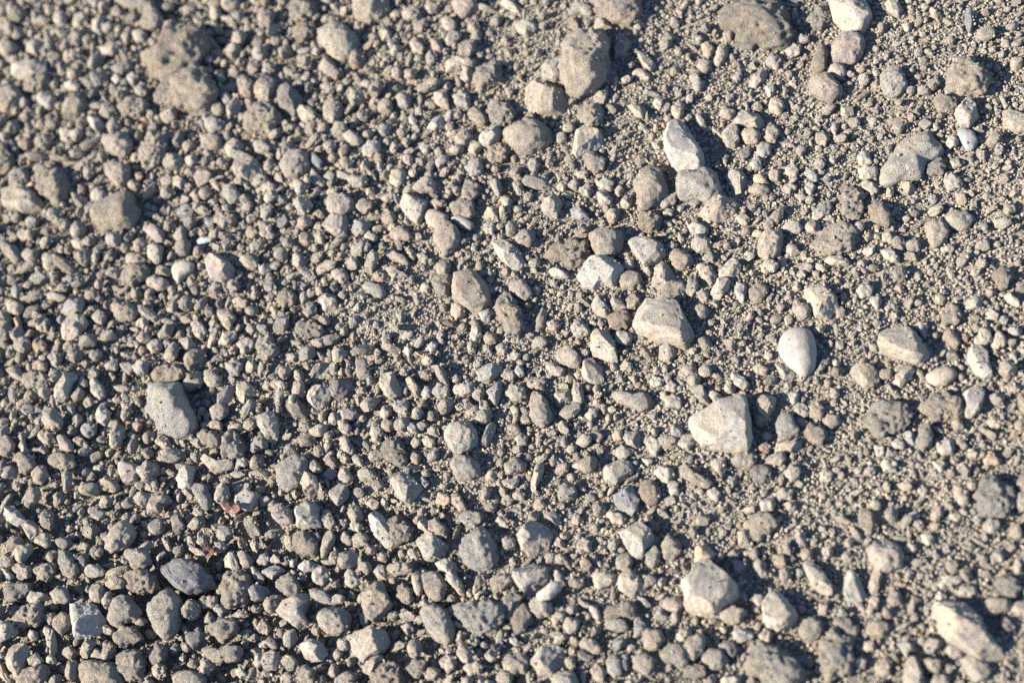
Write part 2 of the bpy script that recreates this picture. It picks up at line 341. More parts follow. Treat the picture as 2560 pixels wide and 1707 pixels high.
# ------------------------------------------------------------------ the stones, measured
# outline in each study area;shape (A broken, R worn, C clod, S smooth);colour and height;label
CATALOG = """
#A1
1305,640 1320,560 1440,420 1500,290 1640,260 1800,290 1850,420 1760,560 1640,690 1530,740;C;b;big brown crusted stone/in the blurred upper left
500,110 560,95 590,160 570,220 500,225 475,180;R;l
910,135 925,200 880,300 820,270 830,190;R;l
1190,280 1255,255 1305,310 1280,370 1210,375 1180,330;R;l
110,600 380,540 405,620 380,660 160,700 105,650;A;l;long flat bar-shaped stone/by the left edge in the blurred top left corner
0,370 60,350 150,400 140,460 60,510 0,470;R;b
205,430 310,345 370,390 310,480;A;l
560,900 660,800 780,830 800,930 700,1010 565,1040;A;b;brown pyramid stone/with a shaded top, in the top left quarter
335,860 390,820 500,870 480,960 430,975 340,920;R;t
240,720 380,660 435,690 400,770 300,830 230,800;C;t
900,1250 1000,1190 1150,1200 1180,1300 1090,1390 950,1350;R;g;round greyish stone/sitting above a pinkish one near the left edge
935,1490 1060,1440 1150,1490 1140,1620 1045,1660 940,1560;R;p;pinkish bowl-shaped stone/below the round greyish stone near the left edge
1270,170 1300,60 1380,50 1460,190 1400,270 1270,250;C;t
1000,-20 1380,-20 1370,50 1250,90 1120,60;C;t
760,1010 830,990 925,1110 860,1180 800,1110;A;l
1060,960 1180,870 1290,880 1330,940 1240,1020 1090,1060;C;t
1350,880 1440,760 1560,780 1640,860 1560,930 1400,920;C;t
-30,760 160,790 200,860 130,950 40,1000 -30,980;R;t;broad tan stone/cut by the left edge above the block-like stones
70,1270 120,1255 175,1330 150,1395 110,1380;R;d
-30,1260 60,1290 130,1440 110,1530 -30,1568;C;b
570,740 660,720 715,770 690,800 590,790;R;w
990,650 1080,670 1090,720 1030,750 1000,720;A;w
1130,690 1190,640 1245,680 1190,760 1140,730;R;g
-20,190 60,160 130,220 110,290 -20,300;C;t
895,440 1000,370 1080,420 1000,490 920,490;R;g
520,1180 560,1130 665,1170 620,1270 540,1240;A;t
1240,1390 1340,1180 1500,1180 1480,1330 1420,1440 1280,1480;C;l
1090,330 1140,240 1190,230 1150,380 1110,400;R;t
#A2
50,740 260,570 340,640 450,850 380,960 300,1010 100,980 20,880;C;t;wide pitted tan block/below the big brown crusted stone
330,1080 400,1035 505,1090 490,1150 390,1180 340,1150;R;g
620,720 670,670 770,740 740,850 680,865 620,800;R;t
770,820 890,640 960,690 940,800 880,880 800,880;A;t
960,760 1090,770 1190,870 1180,970 1090,1050 1000,960;A;d;dark-faced angular stone/in the blurred upper left, left of the pale round cobbles
720,960 900,920 980,960 1020,1060 900,1190 760,1170 680,1160;C;t
760,1280 840,1240 930,1320 870,1370 780,1360;R;g
990,1480 1040,1370 1160,1320 1260,1390 1260,1480 1180,1560 1060,1580;R;l;pale round cobble/with a dark blue pebble touching its right side
1265,1350 1310,1360 1385,1440 1350,1500 1280,1450;S;u
1380,1580 1440,1510 1500,1560 1450,1600 1390,1580;S;u
480,1310 590,1240 670,1290 640,1370 540,1420;A;t
560,1410 640,1350 800,1440 830,1530 720,1600 600,1560;A;t
1335,360 1380,250 1480,215 1600,240 1690,350 1680,450 1600,530 1500,540 1420,460;R;l;pale rough cobble/in the blurred top, left of centre
1320,590 1400,470 1480,550 1500,620 1420,670 1370,620;A;t
1090,60 1180,-30 1300,30 1310,140 1210,220 1110,170;C;t
1105,270 1190,210 1310,230 1290,320 1200,370 1130,330;C;b
1380,990 1420,870 1540,920 1550,1000 1470,1100 1400,1060;R;t
290,1230 400,1180 480,1230 470,1300 400,1330 300,1300;R;t
225,1560 290,1490 340,1500 390,1560 350,1610 260,1650;A;p
20,1250 100,1140 150,1190 120,1290 80,1320;A;d
465,830 530,820 565,880 530,930 480,910;R;t
390,950 440,900 500,950 470,1020 400,1020;R;t
490,1000 590,870 650,900 620,1000 520,1060;A;t
#A3
140,60 170,-30 460,-30 470,80 380,150 300,190 160,160;R;l;large buff cobble/cut by the top edge, left of centre
1030,40 1060,-30 1250,-30 1250,70 1130,155 1060,120;R;p;pinkish grey cobble/cut by the top edge near the middle
935,170 1010,150 1070,200 1060,260 1000,280 960,240;R;l
385,290 440,220 490,280 470,360 420,390;A;l
1440,10 1470,-30 1540,0 1640,50 1635,110 1560,90;A;w;white oblong sliver/at the top edge just right of the middle
660,360 720,335 785,420 770,490 680,450;C;l
970,370 1030,285 1110,280 1120,330 1060,380 990,410;R;g
840,350 920,340 950,420 920,500 860,450;A;b
1090,420 1150,350 1250,370 1250,450 1180,510 1100,480;C;t
950,620 1000,520 1120,490 1250,530 1220,580 1080,600;A;t
1220,720 1260,600 1450,570 1490,680 1400,760 1270,790;C;t;lumpy tan clod/left of the upright speckled boulder
1100,690 1140,600 1220,600 1215,700 1150,725;A;t
495,630 560,585 595,640 550,710 500,690;R;p
870,860 920,790 990,800 1000,940 1020,980 880,920;A;p
525,870 600,820 670,880 650,950 570,960 540,920;R;g
1050,860 1130,790 1200,880 1180,970 1080,940;C;g
1170,990 1240,945 1350,1050 1330,1110 1260,1120 1190,1050;R;t
1350,1000 1400,920 1540,920 1600,1010 1560,1090 1490,1120 1400,1080;C;g;crusted stone with white tips/above the pale faceted pebble, upper middle
1280,1240 1330,1130 1440,1100 1490,1160 1440,1260 1370,1310 1290,1290;A;l;pale faceted pebble/left of the big tan oval stone, upper middle
1175,1350 1210,1260 1290,1250 1300,1310 1240,1375;A;l
640,1040 690,1020 725,1080 690,1110 650,1090;R;l
65,1200 130,1160 240,1240 220,1290 120,1280 80,1240;R;g
230,1360 290,1250 390,1260 385,1340 310,1395;R;g
730,1300 780,1265 845,1310 830,1360 780,1370;R;l
590,1390 640,1365 690,1400 670,1480 610,1450;R;l
880,1440 930,1385 1005,1390 990,1440 900,1500;R;g
1050,1240 1130,1155 1220,1220 1160,1320 1100,1300;C;t
1160,1500 1220,1410 1300,1430 1300,1540 1200,1570;C;g
1340,1380 1400,1300 1520,1280 1560,1360 1480,1440 1380,1460;C;t
790,1130 870,1040 960,1050 970,1120 880,1160;A;l
210,750 270,705 345,740 290,790;R;t
#A4
520,440 600,320 740,270 880,290 960,440 920,620 850,760 650,840 560,760 520,600;C;l 1.3;upright speckled boulder/tallest stone of the upper middle, casting a deep shadow
330,590 500,500 530,560 520,680 440,720 350,690;A;l;pale wedge/poking out left from under the upright speckled boulder
140,850 190,750 370,715 500,770 560,890 540,970 420,1000 240,1000 150,930;A;t;broad two-faced stone/leaning below left of the upright speckled boulder
-10,1190 60,1140 240,1070 400,1130 430,1190 400,1270 280,1330 150,1370 50,1310;R;t;big tan oval stone/two stones below the upright speckled boulder
580,1280 650,1190 720,1150 850,1170 900,1250 800,1330 640,1400;A;l;pale buff chunk/right of the big tan oval stone
800,-40 1240,-40 1200,110 1110,200 970,190 820,110;C;p;pinkish brown boulder/cut by the top edge right of centre
780,270 820,150 900,150 1000,240 890,270;A;t
940,360 1060,310 1130,370 1080,490 980,530;A;d
570,130 620,40 740,30 800,90 780,140 680,110;R;g
100,230 180,180 290,200 300,250 200,320 130,290;R;w;white lump/under the white oblong sliver at the top middle
795,870 850,800 920,800 910,880 870,930 800,900;A;l
1185,480 1240,460 1350,570 1310,635 1240,590;A;t
1130,660 1200,620 1310,650 1290,710 1200,700;A;l
1100,940 1200,930 1265,980 1240,1050 1170,1030;A;t
655,1040 720,930 850,930 880,1010 820,1130 720,1120;C;t
1320,900 1400,850 1420,930 1380,970 1330,950;A;l
210,1450 260,1405 330,1460 280,1540 230,1520;R;g
690,1390 790,1350 910,1420 900,1510 800,1530 740,1460;C;g
1370,390 1460,280 1510,340 1450,430 1400,430;C;t
550,150 610,140 670,220 650,280 590,240;A;b
#A5
415,130 560,60 700,20 900,0 1020,70 1020,200 1080,290 1000,400 850,410 700,390 560,370 600,270 430,230;C;b;huge crumbly brown mound/at the top edge, right half
-40,1150 0,1110 90,1080 140,1150 210,1260 280,1400 260,1500 180,1530 40,1510 -10,1440 -60,1330 -70,1200;F;g 1.1;big grey slab/with a smooth top and a shaded right side, upper right of centre
1400,0 1600,-40 1720,0 1780,150 1700,270 1560,280 1440,170;A;l;big buff block/cut by the top edge near the right corner
1420,430 1490,330 1600,280 1700,320 1730,390 1690,500 1620,550 1440,550;R;p;pinkish rounded stone/under the big buff block, top right
1385,620 1450,560 1540,580 1550,660 1510,730 1400,660;R;l
1230,600 1290,420 1340,380 1400,480 1370,620 1300,640;R;b
1215,750 1280,670 1380,660 1510,760 1520,830 1440,890 1330,880 1240,830;R;g;broad grey cobble/below the pinkish rounded stone, top right
1230,180 1290,50 1380,40 1430,170 1330,270 1250,230;C;t
1005,460 1080,390 1150,410 1140,490 1050,510;C;g
445,310 480,275 550,280 530,360 470,380;R;t
260,400 320,365 370,430 350,510 280,500;R;t
370,560 420,400 500,420 490,500 420,600;R;t
215,590 270,530 355,540 350,620 290,660;R;b
150,690 210,640 290,740 240,810 190,800;R;t
665,760 790,620 845,630 830,700 750,775;A;p
535,680 600,615 630,680 590,740;A;t
860,930 900,870 980,880 1000,950 960,1020 880,1000;R;g
500,1090 620,1000 760,1010 825,1090 790,1150 680,1130 600,1110;A;l;pale roof-shaped slab/leaning over a round stone right of the big grey slab
610,1220 640,1160 750,1140 795,1200 760,1270 670,1280;R;t
450,1180 500,1110 590,1130 600,1250 530,1340 460,1290;A;t
825,1230 850,1130 920,1110 965,1180 920,1270 850,1270;C;b
740,1370 790,1270 885,1290 870,1370 810,1410;R;g
830,780 880,740 930,780 910,840 860,860;A;w
415,990 460,940 560,990 530,1060 430,1040;R;t
1275,1180 1350,1160 1415,1230 1360,1300 1280,1260;A;t
1410,1150 1450,1085 1490,1140 1450,1220;R;l
830,540 900,460 980,530 930,620 850,590;C;t
215,1020 260,1010 315,1130 270,1160 220,1110;R;t
695,1460 740,1400 805,1420 790,1500 720,1520;R;l
0,950 60,890 115,930 90,1050 40,1075 0,1010;R;l
#A6
290,650 390,590 490,640 540,750 460,850 340,840 290,790;R;g;grey rounded stone/alone in sandy grit in the top right
310,20 400,-20 500,70 450,150 370,110;A;l;buff lozenge stone/at the top edge near the right corner
890,600 1010,520 1080,540 1240,640 1280,740 1180,820 1000,830 900,780;C;t 1.2;large crumbly clod/casting a black shadow near the top right corner
955,1010 1000,880 1010,830 1110,880 1160,1030 1080,1130 1000,1120;A;l;pale boot-shaped stone/just below the large crumbly clod, top right
970,1180 1010,1140 1120,1170 1160,1250 1120,1330 1060,1340 1020,1280;S;u;glassy blue-grey flint chip/with a white lower rim near the right edge
750,930 800,850 960,870 990,910 940,1010 800,1000;C;t
870,1280 930,1170 1000,1230 960,1300 890,1320;A;l
1380,980 1440,970 1640,1060 1620,1160 1480,1160 1390,1110;A;l;pale stone/cut by the right edge in the upper right
300,1480 480,1290 600,1190 740,1200 840,1310 820,1390 700,1440 660,1560 400,1630 290,1690 265,1600;R;l 0.7;large smooth half-buried slab/left of the glassy blue-grey flint chip
700,1440 840,1400 870,1480 830,1560 700,1540;C;g
70,1400 130,1345 200,1380 215,1450 120,1475;R;w
80,1510 150,1470 270,1500 260,1560 200,1600 110,1590;R;l
480,220 570,215 570,270 500,275;A;w
720,80 770,70 855,150 810,190 740,140;A;t
650,30 700,20 725,70 670,105;A;w
1340,850 1400,870 1445,940 1390,960;A;t
900,1420 980,1415 1020,1480 940,1500;R;t
750,1100 790,1090 830,1140 780,1170;A;w
#B1
90,60 150,0 250,20 260,110 180,180 80,180;R;g;smooth grey-brown ball/on top of a flat block at the left edge
40,210 240,180 380,290 350,350 200,390 40,340;F;t;flat-topped block/near the left edge under the smooth grey-brown ball
320,100 400,0 560,20 610,130 590,260 480,310 340,220;C;t;large yellowish rough stone/right of the flat-topped block near the left edge
820,420 860,350 960,290 1130,200 1190,250 1220,350 1170,500 1060,530 880,530 830,470;R;b;large brown half-oval cobble/in the left part, upper middle height
810,220 870,165 960,230 930,290 880,310 820,280;R;g
1265,530 1360,500 1460,570 1440,660 1370,650;A;p
1320,700 1370,665 1445,700 1430,820 1380,850 1320,790;R;l
1085,960 1130,870 1250,850 1330,900 1290,970 1170,1040 1090,1010;R;b;dark brown rounded stone/left of the white disc pebble
1310,990 1390,955 1500,1000 1490,1060 1400,1085 1320,1050;R;t
980,1250 1020,1200 1170,1210 1230,1280 1170,1350 1060,1360;R;t;rounded tan stone/just above left of a tiny white cube in the left part
540,1230 720,1135 750,1180 720,1280 620,1320 550,1280;A;g;upper of two grey wedge stones/in the left part, middle height
520,1440 620,1330 740,1310 770,1370 690,1480 600,1520 530,1490;A;g;lower of two grey wedge stones/in the left part, middle height
0,680 60,655 150,710 190,830 130,850 50,780;R;t;elongated tan stone/slanting down at the left edge, middle height
190,780 240,710 340,740 330,810 250,850;R;g
375,790 420,750 520,790 510,880 440,930 390,870;R;t
1205,1350 1310,1335 1320,1370 1270,1425 1210,1400;A;w;tiny white cube/in the left part at middle height
60,1200 110,1160 210,1230 180,1290 80,1300;R;t
400,1130 460,1100 600,1150 580,1180 430,1170;R;t
430,1065 470,1055 515,1090 450,1110;A;o
295,1557 340,1512 410,1557 400,1617 330,1642 300,1607;R;o;cream and orange pebble/near the left edge below middle height
1205,50 1260,40 1275,90 1220,110;R;o
1100,780 1190,750 1310,820 1250,850 1120,840;A;t
355,420 400,365 450,410 410,455;A;t
820,1330 890,1260 955,1320 900,1390 840,1370;R;t
635,650 700,620 765,680 720,720 660,700;R;l
1395,1490 1460,1400 1550,1390 1520,1500 1420,1510;A;b
120,1350 170,1310 195,1420 140,1460;A;o
155,600 220,540 310,570 280,640 190,640;C;t
1350,930 1430,870 1520,900 1500,960;A;b
95,1090 140,1030 190,1080 160,1150 110,1140;R;g
-40,1290 80,1290 110,1400 60,1540 -40,1500;C;t
#B2
30,900 60,850 160,820 230,850 220,910 150,960 90,1020 50,980;S;v 0.8;white disc pebble/left of a purple-grey angular stone
290,850 330,760 440,755 530,810 590,900 550,970 480,1000 380,980 340,920;A;p;purple-grey angular stone/right of the white disc pebble
255,650 290,615 370,615 400,640 330,665 270,675;S;q 0.6;pale turquoise flake/above the purple-grey angular stone
485,210 520,140 580,150 650,240 620,290 550,310 500,270;R;l
745,100 800,45 895,90 870,140 790,165 750,140;A;g
585,100 630,50 690,120 660,160 590,130;A;p
825,180 900,115 960,150 950,200 860,220;R;t
15,100 100,75 160,120 120,190 50,160;A;g
400,460 450,390 600,430 600,490 500,530;C;t
1405,320 1440,250 1500,235 1600,240 1650,300 1620,380 1550,415 1460,410;R;l;pale blunt cobble/left of centre above a tan one
1410,210 1470,170 1535,200 1500,235 1420,240;R;t
1370,510 1470,430 1590,430 1600,510 1580,590 1490,600 1440,560;F;t;tan slab-like cobble/directly below the pale blunt cobble, left of centre
1100,790 1150,730 1240,810 1210,870 1150,890 1110,850;A;p
1340,1180 1400,1120 1480,1130 1505,1200 1470,1280 1380,1260;A;p;pink pebble with red right side/left of centre
1130,1430 1170,1380 1290,1350 1390,1430 1370,1490 1210,1520;C;b;rough sandy-brown stone/below the pink pebble with red right side
430,1530 500,1460 620,1455 600,1520 530,1565 440,1560;A;l
200,1380 270,1360 350,1430 300,1530 240,1490;C;l
990,1130 1050,1050 1130,1130 1120,1210 1030,1250 980,1190;C;t
570,1170 650,1140 720,1190 690,1240 600,1230;R;t
360,1090 420,1010 490,1050 430,1110;C;t
440,1290 540,1250 600,1330 550,1450 490,1400;C;t
690,560 740,510 810,580 770,620 710,610;C;t
790,1410 830,1370 890,1430 850,1480 810,1460;A;l
880,890 980,825 1005,860 960,900;A;g
1450,920 1490,890 1580,900 1610,980 1560,1030 1480,980;R;t
190,230 260,195 290,260 260,300 210,290;R;t
1300,610 1350,560 1410,610 1380,670 1310,660;C;t
#B3
560,280 600,230 720,230 810,290 800,350 770,430 720,490 640,430 580,350;A;l;pale chunk with dark crusted top/left of three oval stones near the centre
780,430 820,375 900,370 1005,430 980,470 900,530 830,510;S;t;smooth tan oval pebble/between a pale chunk and a blue-grey oval pebble
870,600 910,470 990,460 1090,530 1105,640 1040,720 960,760 880,680;R;l;speckled pale cobble/overlapping the smooth tan oval pebble near the centre
1015,450 1080,420 1170,450 1230,500 1200,555 1110,530;S;u;blue-grey oval pebble/right of the smooth tan oval pebble
470,590 560,510 640,540 690,610 640,640 540,650;R;p;smooth pinkish-grey pebble/below the pale chunk with dark crusted top
470,110 500,30 590,-10 625,60 600,140 520,160;R;l
680,180 750,90 850,80 900,110 870,190 750,210;A;t
110,540 180,470 250,440 315,490 270,560 150,600;A;g
250,600 300,560 370,620 340,665 270,640;R;l
440,720 500,720 600,780 670,860 600,850 450,790;A;t
235,1040 310,1010 430,1060 440,1120 400,1160 280,1110;R;l;light egg-shaped pebble/left of centre, left of a dusty hollow
1045,1080 1070,960 1240,930 1310,990 1360,1080 1370,1190 1280,1270 1180,1250 1050,1170;F;b;large brown many-sided stone/just left of the picture's centre
860,1050 900,950 1010,950 1025,1030 990,1150 900,1130;C;t
745,1060 800,1010 860,1070 820,1115 760,1110;R;l
1015,1300 1040,1200 1155,1250 1150,1300 1070,1350;A;p
1265,1270 1370,1240 1400,1280 1350,1370 1290,1350;A;l
1190,1490 1220,1400 1290,1400 1300,1490 1240,1560;R;l
1310,1520 1350,1460 1430,1480 1430,1550 1360,1590;R;b
325,970 380,915 445,950 430,1010 350,1010;C;b
440,890 540,880 620,950 500,1010;C;t
1300,410 1350,350 1430,350 1440,460 1340,450;A;t
1360,100 1440,60 1480,180 1450,260 1400,210;A;g
1465,270 1530,230 1570,300 1550,410 1490,380;R;l
1115,200 1190,100 1270,150 1280,240 1200,310 1130,270;C;t
1000,340 1100,280 1220,310 1240,400 1180,450 1050,410;C;t
820,330 880,280 970,290 990,330 900,370;C;b
1380,640 1480,620 1620,720 1680,830 1640,900 1560,890 1460,790 1390,700;A;l 0.6;long pale half-buried slab/slanting down, just above the centre
400,320 440,300 460,340 420,365;A;r
1310,520 1370,480 1430,530 1390,590 1330,570;C;l
630,760 670,720 720,760 700,820 650,810;C;t
715,770 780,750 830,820 800,860 740,820;C;t
#B4
40,1050 90,990 180,985 250,1110 200,1170 120,1150 60,1100;R;p;smooth pinkish pebble/right of the large brown many-sided stone, at the centre
-60,1170 20,1100 90,1170 160,1290 180,1420 120,1500 20,1490 -20,1380 -70,1280;C;g;grey knobbly stone/below the smooth pinkish pebble at the centre
755,600 830,550 950,540 1070,580 1060,660 1000,770 940,800 850,790 790,690;R;t 1.2;tan heart-shaped cobble/perched above a white pitted block
635,930 660,850 810,805 1000,810 1060,860 1050,940 960,1040 880,1020 790,1070 700,1050;A;w 1.1;white pitted block/under the tan heart-shaped cobble
370,770 480,670 600,620 740,650 780,760 680,830 600,870 520,820 400,810;C;b;dark crusted clod/left of the tan heart-shaped cobble
320,340 400,250 500,260 510,320 470,420 400,440;A;g;brownish grey chunk/with a dark right face, up and left of the tan heart-shaped cobble
95,620 170,550 270,550 285,620 230,690 150,680;R;g
1160,150 1200,40 1300,-10 1400,20 1450,130 1440,220 1350,330 1230,370 1190,290 1200,210;R;t 1.2;large dusty cobble with pale edge/left of the grey double-lobed stone
1185,440 1220,390 1340,385 1410,450 1370,560 1310,590 1220,530;C;b;brown shield-shaped stone/below the large dusty cobble with pale edge
820,230 900,195 970,250 950,320 850,320;A;p
585,360 660,350 740,390 760,450 680,470 610,440;A;u;bluish grey flat pebble/above the tan heart-shaped cobble
1110,680 1150,640 1300,630 1410,680 1430,760 1350,830 1250,880 1200,800;F;g;grey crusty slab/right of the tan heart-shaped cobble
1310,1050 1350,900 1430,820 1530,940 1500,1030 1400,1080;A;g;grey upright shard/below the grey crusty slab, right of centre
1470,770 1530,710 1620,740 1690,810 1670,880 1560,900 1500,860;R;p;pink polished pebble/right of the grey crusty slab
1150,1370 1200,1270 1290,1200 1380,1220 1440,1190 1560,1220 1600,1320 1650,1400 1690,1490 1600,1590 1440,1550 1300,1500 1160,1430;F;t 1.1;largest tan slab/with a clean pale lower edge, right of centre
1010,970 1120,910 1220,940 1235,1010 1160,1080 1050,1060;R;t
770,1210 830,1120 900,1170 950,1280 890,1330 800,1280;A;g
940,1190 990,1140 1060,1160 1100,1240 1010,1270 950,1250;A;p;small pale pebble with red left side/below the white pitted block
1080,1170 1150,1120 1230,1190 1170,1260 1100,1240;C;b
915,1330 980,1270 1100,1280 1140,1350 1100,1430 980,1450;C;b
760,1550 800,1460 920,1430 980,1540 1010,1740 900,1700 780,1650;A;l
985,1490 1030,1440 1140,1480 1150,1540 1080,1580 1000,1550;R;w
590,1420 640,1360 740,1390 750,1480 650,1520;C;g
380,1380 450,1350 520,1390 470,1450 400,1440;R;p
470,160 520,120 560,160 530,210 480,190;R;l
565,165 620,90 680,140 640,205;R;b
830,140 900,80 990,130 960,200 870,190;C;l
680,190 750,130 800,200 760,250 690,240;C;t
980,200 1040,140 1070,190 1020,265;R;t
1035,300 1080,245 1150,260 1130,340 1060,365;A;t
635,60 690,25 755,40 740,90 660,90;R;l
1060,870 1090,785 1160,800 1150,890 1080,920;R;l
390,910 450,890 590,950 560,980 430,960;A;w
1435,690 1500,650 1555,690 1500,730;R;b
1380,1180 1420,1050 1560,1000 1640,1080 1560,1170;C;t
1380,320 1440,240 1550,230 1530,310 1420,370;C;t
1410,400 1450,360 1520,370 1500,430 1430,430;R;l
#B5
30,90 90,30 200,40 300,10 380,20 430,190 420,260 340,300 230,260 90,260 40,160;R;g 1.1;grey double-lobed stone/below the big grey slab, upper right
460,50 530,15 640,50 680,110 640,180 570,240 510,150;A;t;chunk with white and orange spot/right of the grey double-lobed stone
230,380 260,320 450,260 560,240 600,310 530,400 450,460 260,450;A;t;long tan loaf-shaped stone/below the grey double-lobed stone
140,500 220,475 310,530 315,580 260,610 160,570;R;l
740,720 800,600 880,540 980,580 990,680 950,770 850,815 760,780;R;l 1.2;pale dome stone/with a deep shadow at its right, right part above middle height
1010,710 1090,660 1150,750 1060,780 1020,750;A;t
970,540 1030,480 1120,475 1160,520 1140,575 1030,570;R;t
1245,440 1270,360 1360,295 1430,330 1400,400 1290,455;A;l
1330,450 1410,415 1455,455 1410,475;A;w
1260,650 1330,560 1440,490 1560,490 1640,560 1600,690 1480,750 1350,780 1280,740;C;t 0.6;wide flat tan clod/right of the pale dome stone
1508,280 1548,180 1628,180 1708,240 1708,360 1678,440 1588,460 1518,400;C;t;dark-speckled tan clod/just above the wide flat tan clod, right part
405,940 460,860 540,800 620,860 590,930 540,960 420,980;A;l
340,1100 410,990 480,970 530,1000 490,1090 400,1170 350,1150;A;l;pale lozenge-shaped bar/up and right of the largest tan slab
220,880 260,850 350,880 390,960 330,1020 240,940;C;t
555,1060 610,1025 680,1070 630,1190 600,1205 570,1140;A;w
690,1080 760,1020 850,1050 860,1110 800,1190 740,1200 690,1140;R;b;round brownish pebble/right of the pale lozenge-shaped bar
200,1230 270,1205 325,1260 310,1330 240,1360 210,1300;R;b
1175,1090 1260,1050 1430,1050 1450,1130 1480,1230 1400,1330 1280,1320 1210,1210;A;l 0.9;big chalky block/above right of the smooth white oval stone
120,1070 140,980 220,960 240,1050 180,1150 130,1130;C;t
0,1010 110,1020 120,1160 40,1190 0,1150;C;t
215,1110 280,1080 340,1120 310,1190 250,1180;A;t
1005,0 1080,-30 1140,20 1100,80 1020,60;R;w
1170,40 1230,0 1300,60 1290,130 1210,90;R;l
1180,170 1230,115 1285,170 1240,240 1190,220;R;l
855,60 900,0 970,40 950,110 880,110;R;t
970,200 1060,120 1110,180 1050,240;C;t
720,60 800,60 870,130 800,150 730,120;A;o
670,200 740,140 860,170 870,220 770,240;R;g
565,440 630,400 700,450 670,510 600,490;R;t
1095,240 1150,200 1210,260 1150,310;C;g
1125,900 1190,840 1270,870 1230,930;A;p
680,930 710,895 750,930 710,970;A;w
150,290 230,270 255,310 200,370;R;d
1180,510 1240,460 1325,500 1310,590 1200,560;A;b
270,800 330,740 380,780 370,840 290,840;C;t
1350,820 1430,790 1600,790 1580,850 1420,860;A;l
1000,1330 1060,1290 1090,1370 1020,1410;C;l
#B6
105,150 180,110 260,160 270,210 220,250 150,190;C;t
185,380 240,290 300,300 350,370 390,450 370,520 280,490 190,440;C;t 1.1;tan clod with shaded crest/in the right part above middle height
865,450 920,390 1060,390 1120,450 1080,530 990,550 900,510;R;g;grey rounded stone/sunk in sandy grit near the right edge, above middle height
680,500 740,440 870,460 910,580 850,650 770,720 720,640;R;t 0.7;smooth buff lump/left of a sunk grey rounded stone near the right edge
300,590 350,565 415,620 390,680 310,640;R;t
820,710 900,680 950,700 940,740 850,755;R;l
290,730 360,720 440,760 470,810 420,850 330,800;R;l
125,740 160,700 245,710 220,760 170,780;A;w
490,770 550,750 640,800 610,830 500,810;A;b
855,110 920,50 1030,120 1000,190 900,190;C;t
1280,960 1350,880 1460,900 1480,980 1420,1060 1350,1080;C;b 0.9;brownish lump/by the right edge at middle height
1380,1120 1440,1100 1530,1200 1510,1230 1410,1190;A;w;white flat chip/at the right edge under the brownish lump
1080,930 1130,870 1195,890 1180,940 1110,960;R;l
405,1070 460,1025 510,1070 470,1110;R;b
485,1200 510,1140 600,1140 590,1200 530,1260;A;b
190,1170 250,1110 305,1180 270,1260 210,1210;A;w
80,1080 160,1000 230,1060 200,1130 110,1150;C;l
570,1380 640,1370 720,1400 690,1520 640,1470;A;t
270,1550 290,1450 340,1420 480,1400 600,1470 640,1520 730,1620 720,1680 620,1730 530,1710 380,1650 290,1620;A;l 1.1;large buff loaf stone/with a small white patch, right part at middle height
830,1320 880,1210 1000,1240 1030,1300 990,1380 870,1400;C;t
1020,1210 1130,1130 1210,1150 1190,1240 1060,1250;A;t
1230,1290 1280,1255 1355,1310 1310,1355 1250,1330;R;l
385,1280 430,1290 460,1340 400,1380;A;l
1290,1557 1310,1487 1350,1437 1410,1507 1400,1577 1330,1617 1265,1587;R;l
1120,1537 1180,1427 1270,1407 1280,1537 1200,1577;C;g
840,1497 870,1437 980,1477 1000,1557 960,1612 890,1547;A;b
1010,1497 1060,1477 1090,1517 1050,1542;A;r;small salmon-red chip/in the right part at middle height
#C1
35,280 140,240 205,340 180,395 110,370;A;t
460,530 610,295 660,310 685,360 640,410 600,550 510,570;A;w;white bone-like stone/standing oblique near the left edge
190,400 220,330 330,300 440,360 440,440 340,480 230,450;C;t;knobbly clod/left of the white bone-like stone
830,690 910,610 980,670 970,740 920,790 850,750;A;w;jagged white stone/down and right of the white bone-like stone
715,820 780,765 860,790 840,870 790,910 740,870;R;u
800,400 850,370 910,440 930,530 870,570 810,500;A;g
630,540 690,440 750,490 720,560 660,575;A;t
510,900 530,860 600,900 660,1000 640,1040 540,1010;R;p
640,930 700,890 765,930 740,975 660,970;R;b
-20,910 70,880 140,970 60,1070 -20,1040;R;p
415,1090 500,1040 640,1060 680,1120 620,1200 520,1180 430,1140;C;t;knobbly oval stone/near the left edge, two thirds down
290,1220 340,1145 410,1160 420,1240 370,1310 300,1310;R;t
120,1080 200,1040 310,1060 310,1170 200,1210;C;t
1170,800 1220,750 1275,790 1230,850 1180,850;R;o;bright orange-cream pebble/left of the large grey pitted cobble
1125,880 1170,850 1220,890 1190,920;R;w
1045,1150 1110,1120 1230,1150 1250,1200 1200,1290 1110,1310 1070,1220;F;t;flat tan trapezoid stone/below the bright orange-cream pebble
890,1290 940,1240 1060,1330 1000,1390 890,1360;C;t
1345,340 1400,260 1560,250 1640,290 1650,360 1560,410 1370,390;C;t 0.9;brownish cap stone/touching the top of the large grey pitted cobble
1310,600 1330,490 1390,420 1560,410 1620,440 1650,560 1720,680 1740,800 1680,880 1540,890 1400,850 1370,750 1320,660;R;g 1.1;large grey pitted cobble/in the left part, a little below middle height
1365,920 1400,870 1480,890 1545,990 1490,1010 1400,960;A;l
1305,90 1360,30 1440,40 1430,120 1360,155;R;l
925,260 1000,210 1055,240 1040,300 960,300;R;g
1065,240 1170,230 1210,280 1150,340 1080,290;R;g
960,320 1000,320 1030,370 1000,405;A;w
425,190 490,130 555,170 540,250 480,270;C;t
285,240 360,210 420,250 400,300 300,300;R;t
160,960 210,890 230,1000 290,1030 200,1045;A;l
820,1180 860,1140 920,1150 890,1200;R;l
1075,720 1100,620 1170,620 1160,700 1110,765;R;t
330,880 400,830 470,880 440,970 370,940;C;t
580,650 640,580 665,620 650,700 600,690;A;t
1305,1510 1370,1420 1480,1400 1530,1470 1440,1500 1420,1560 1310,1590;A;t
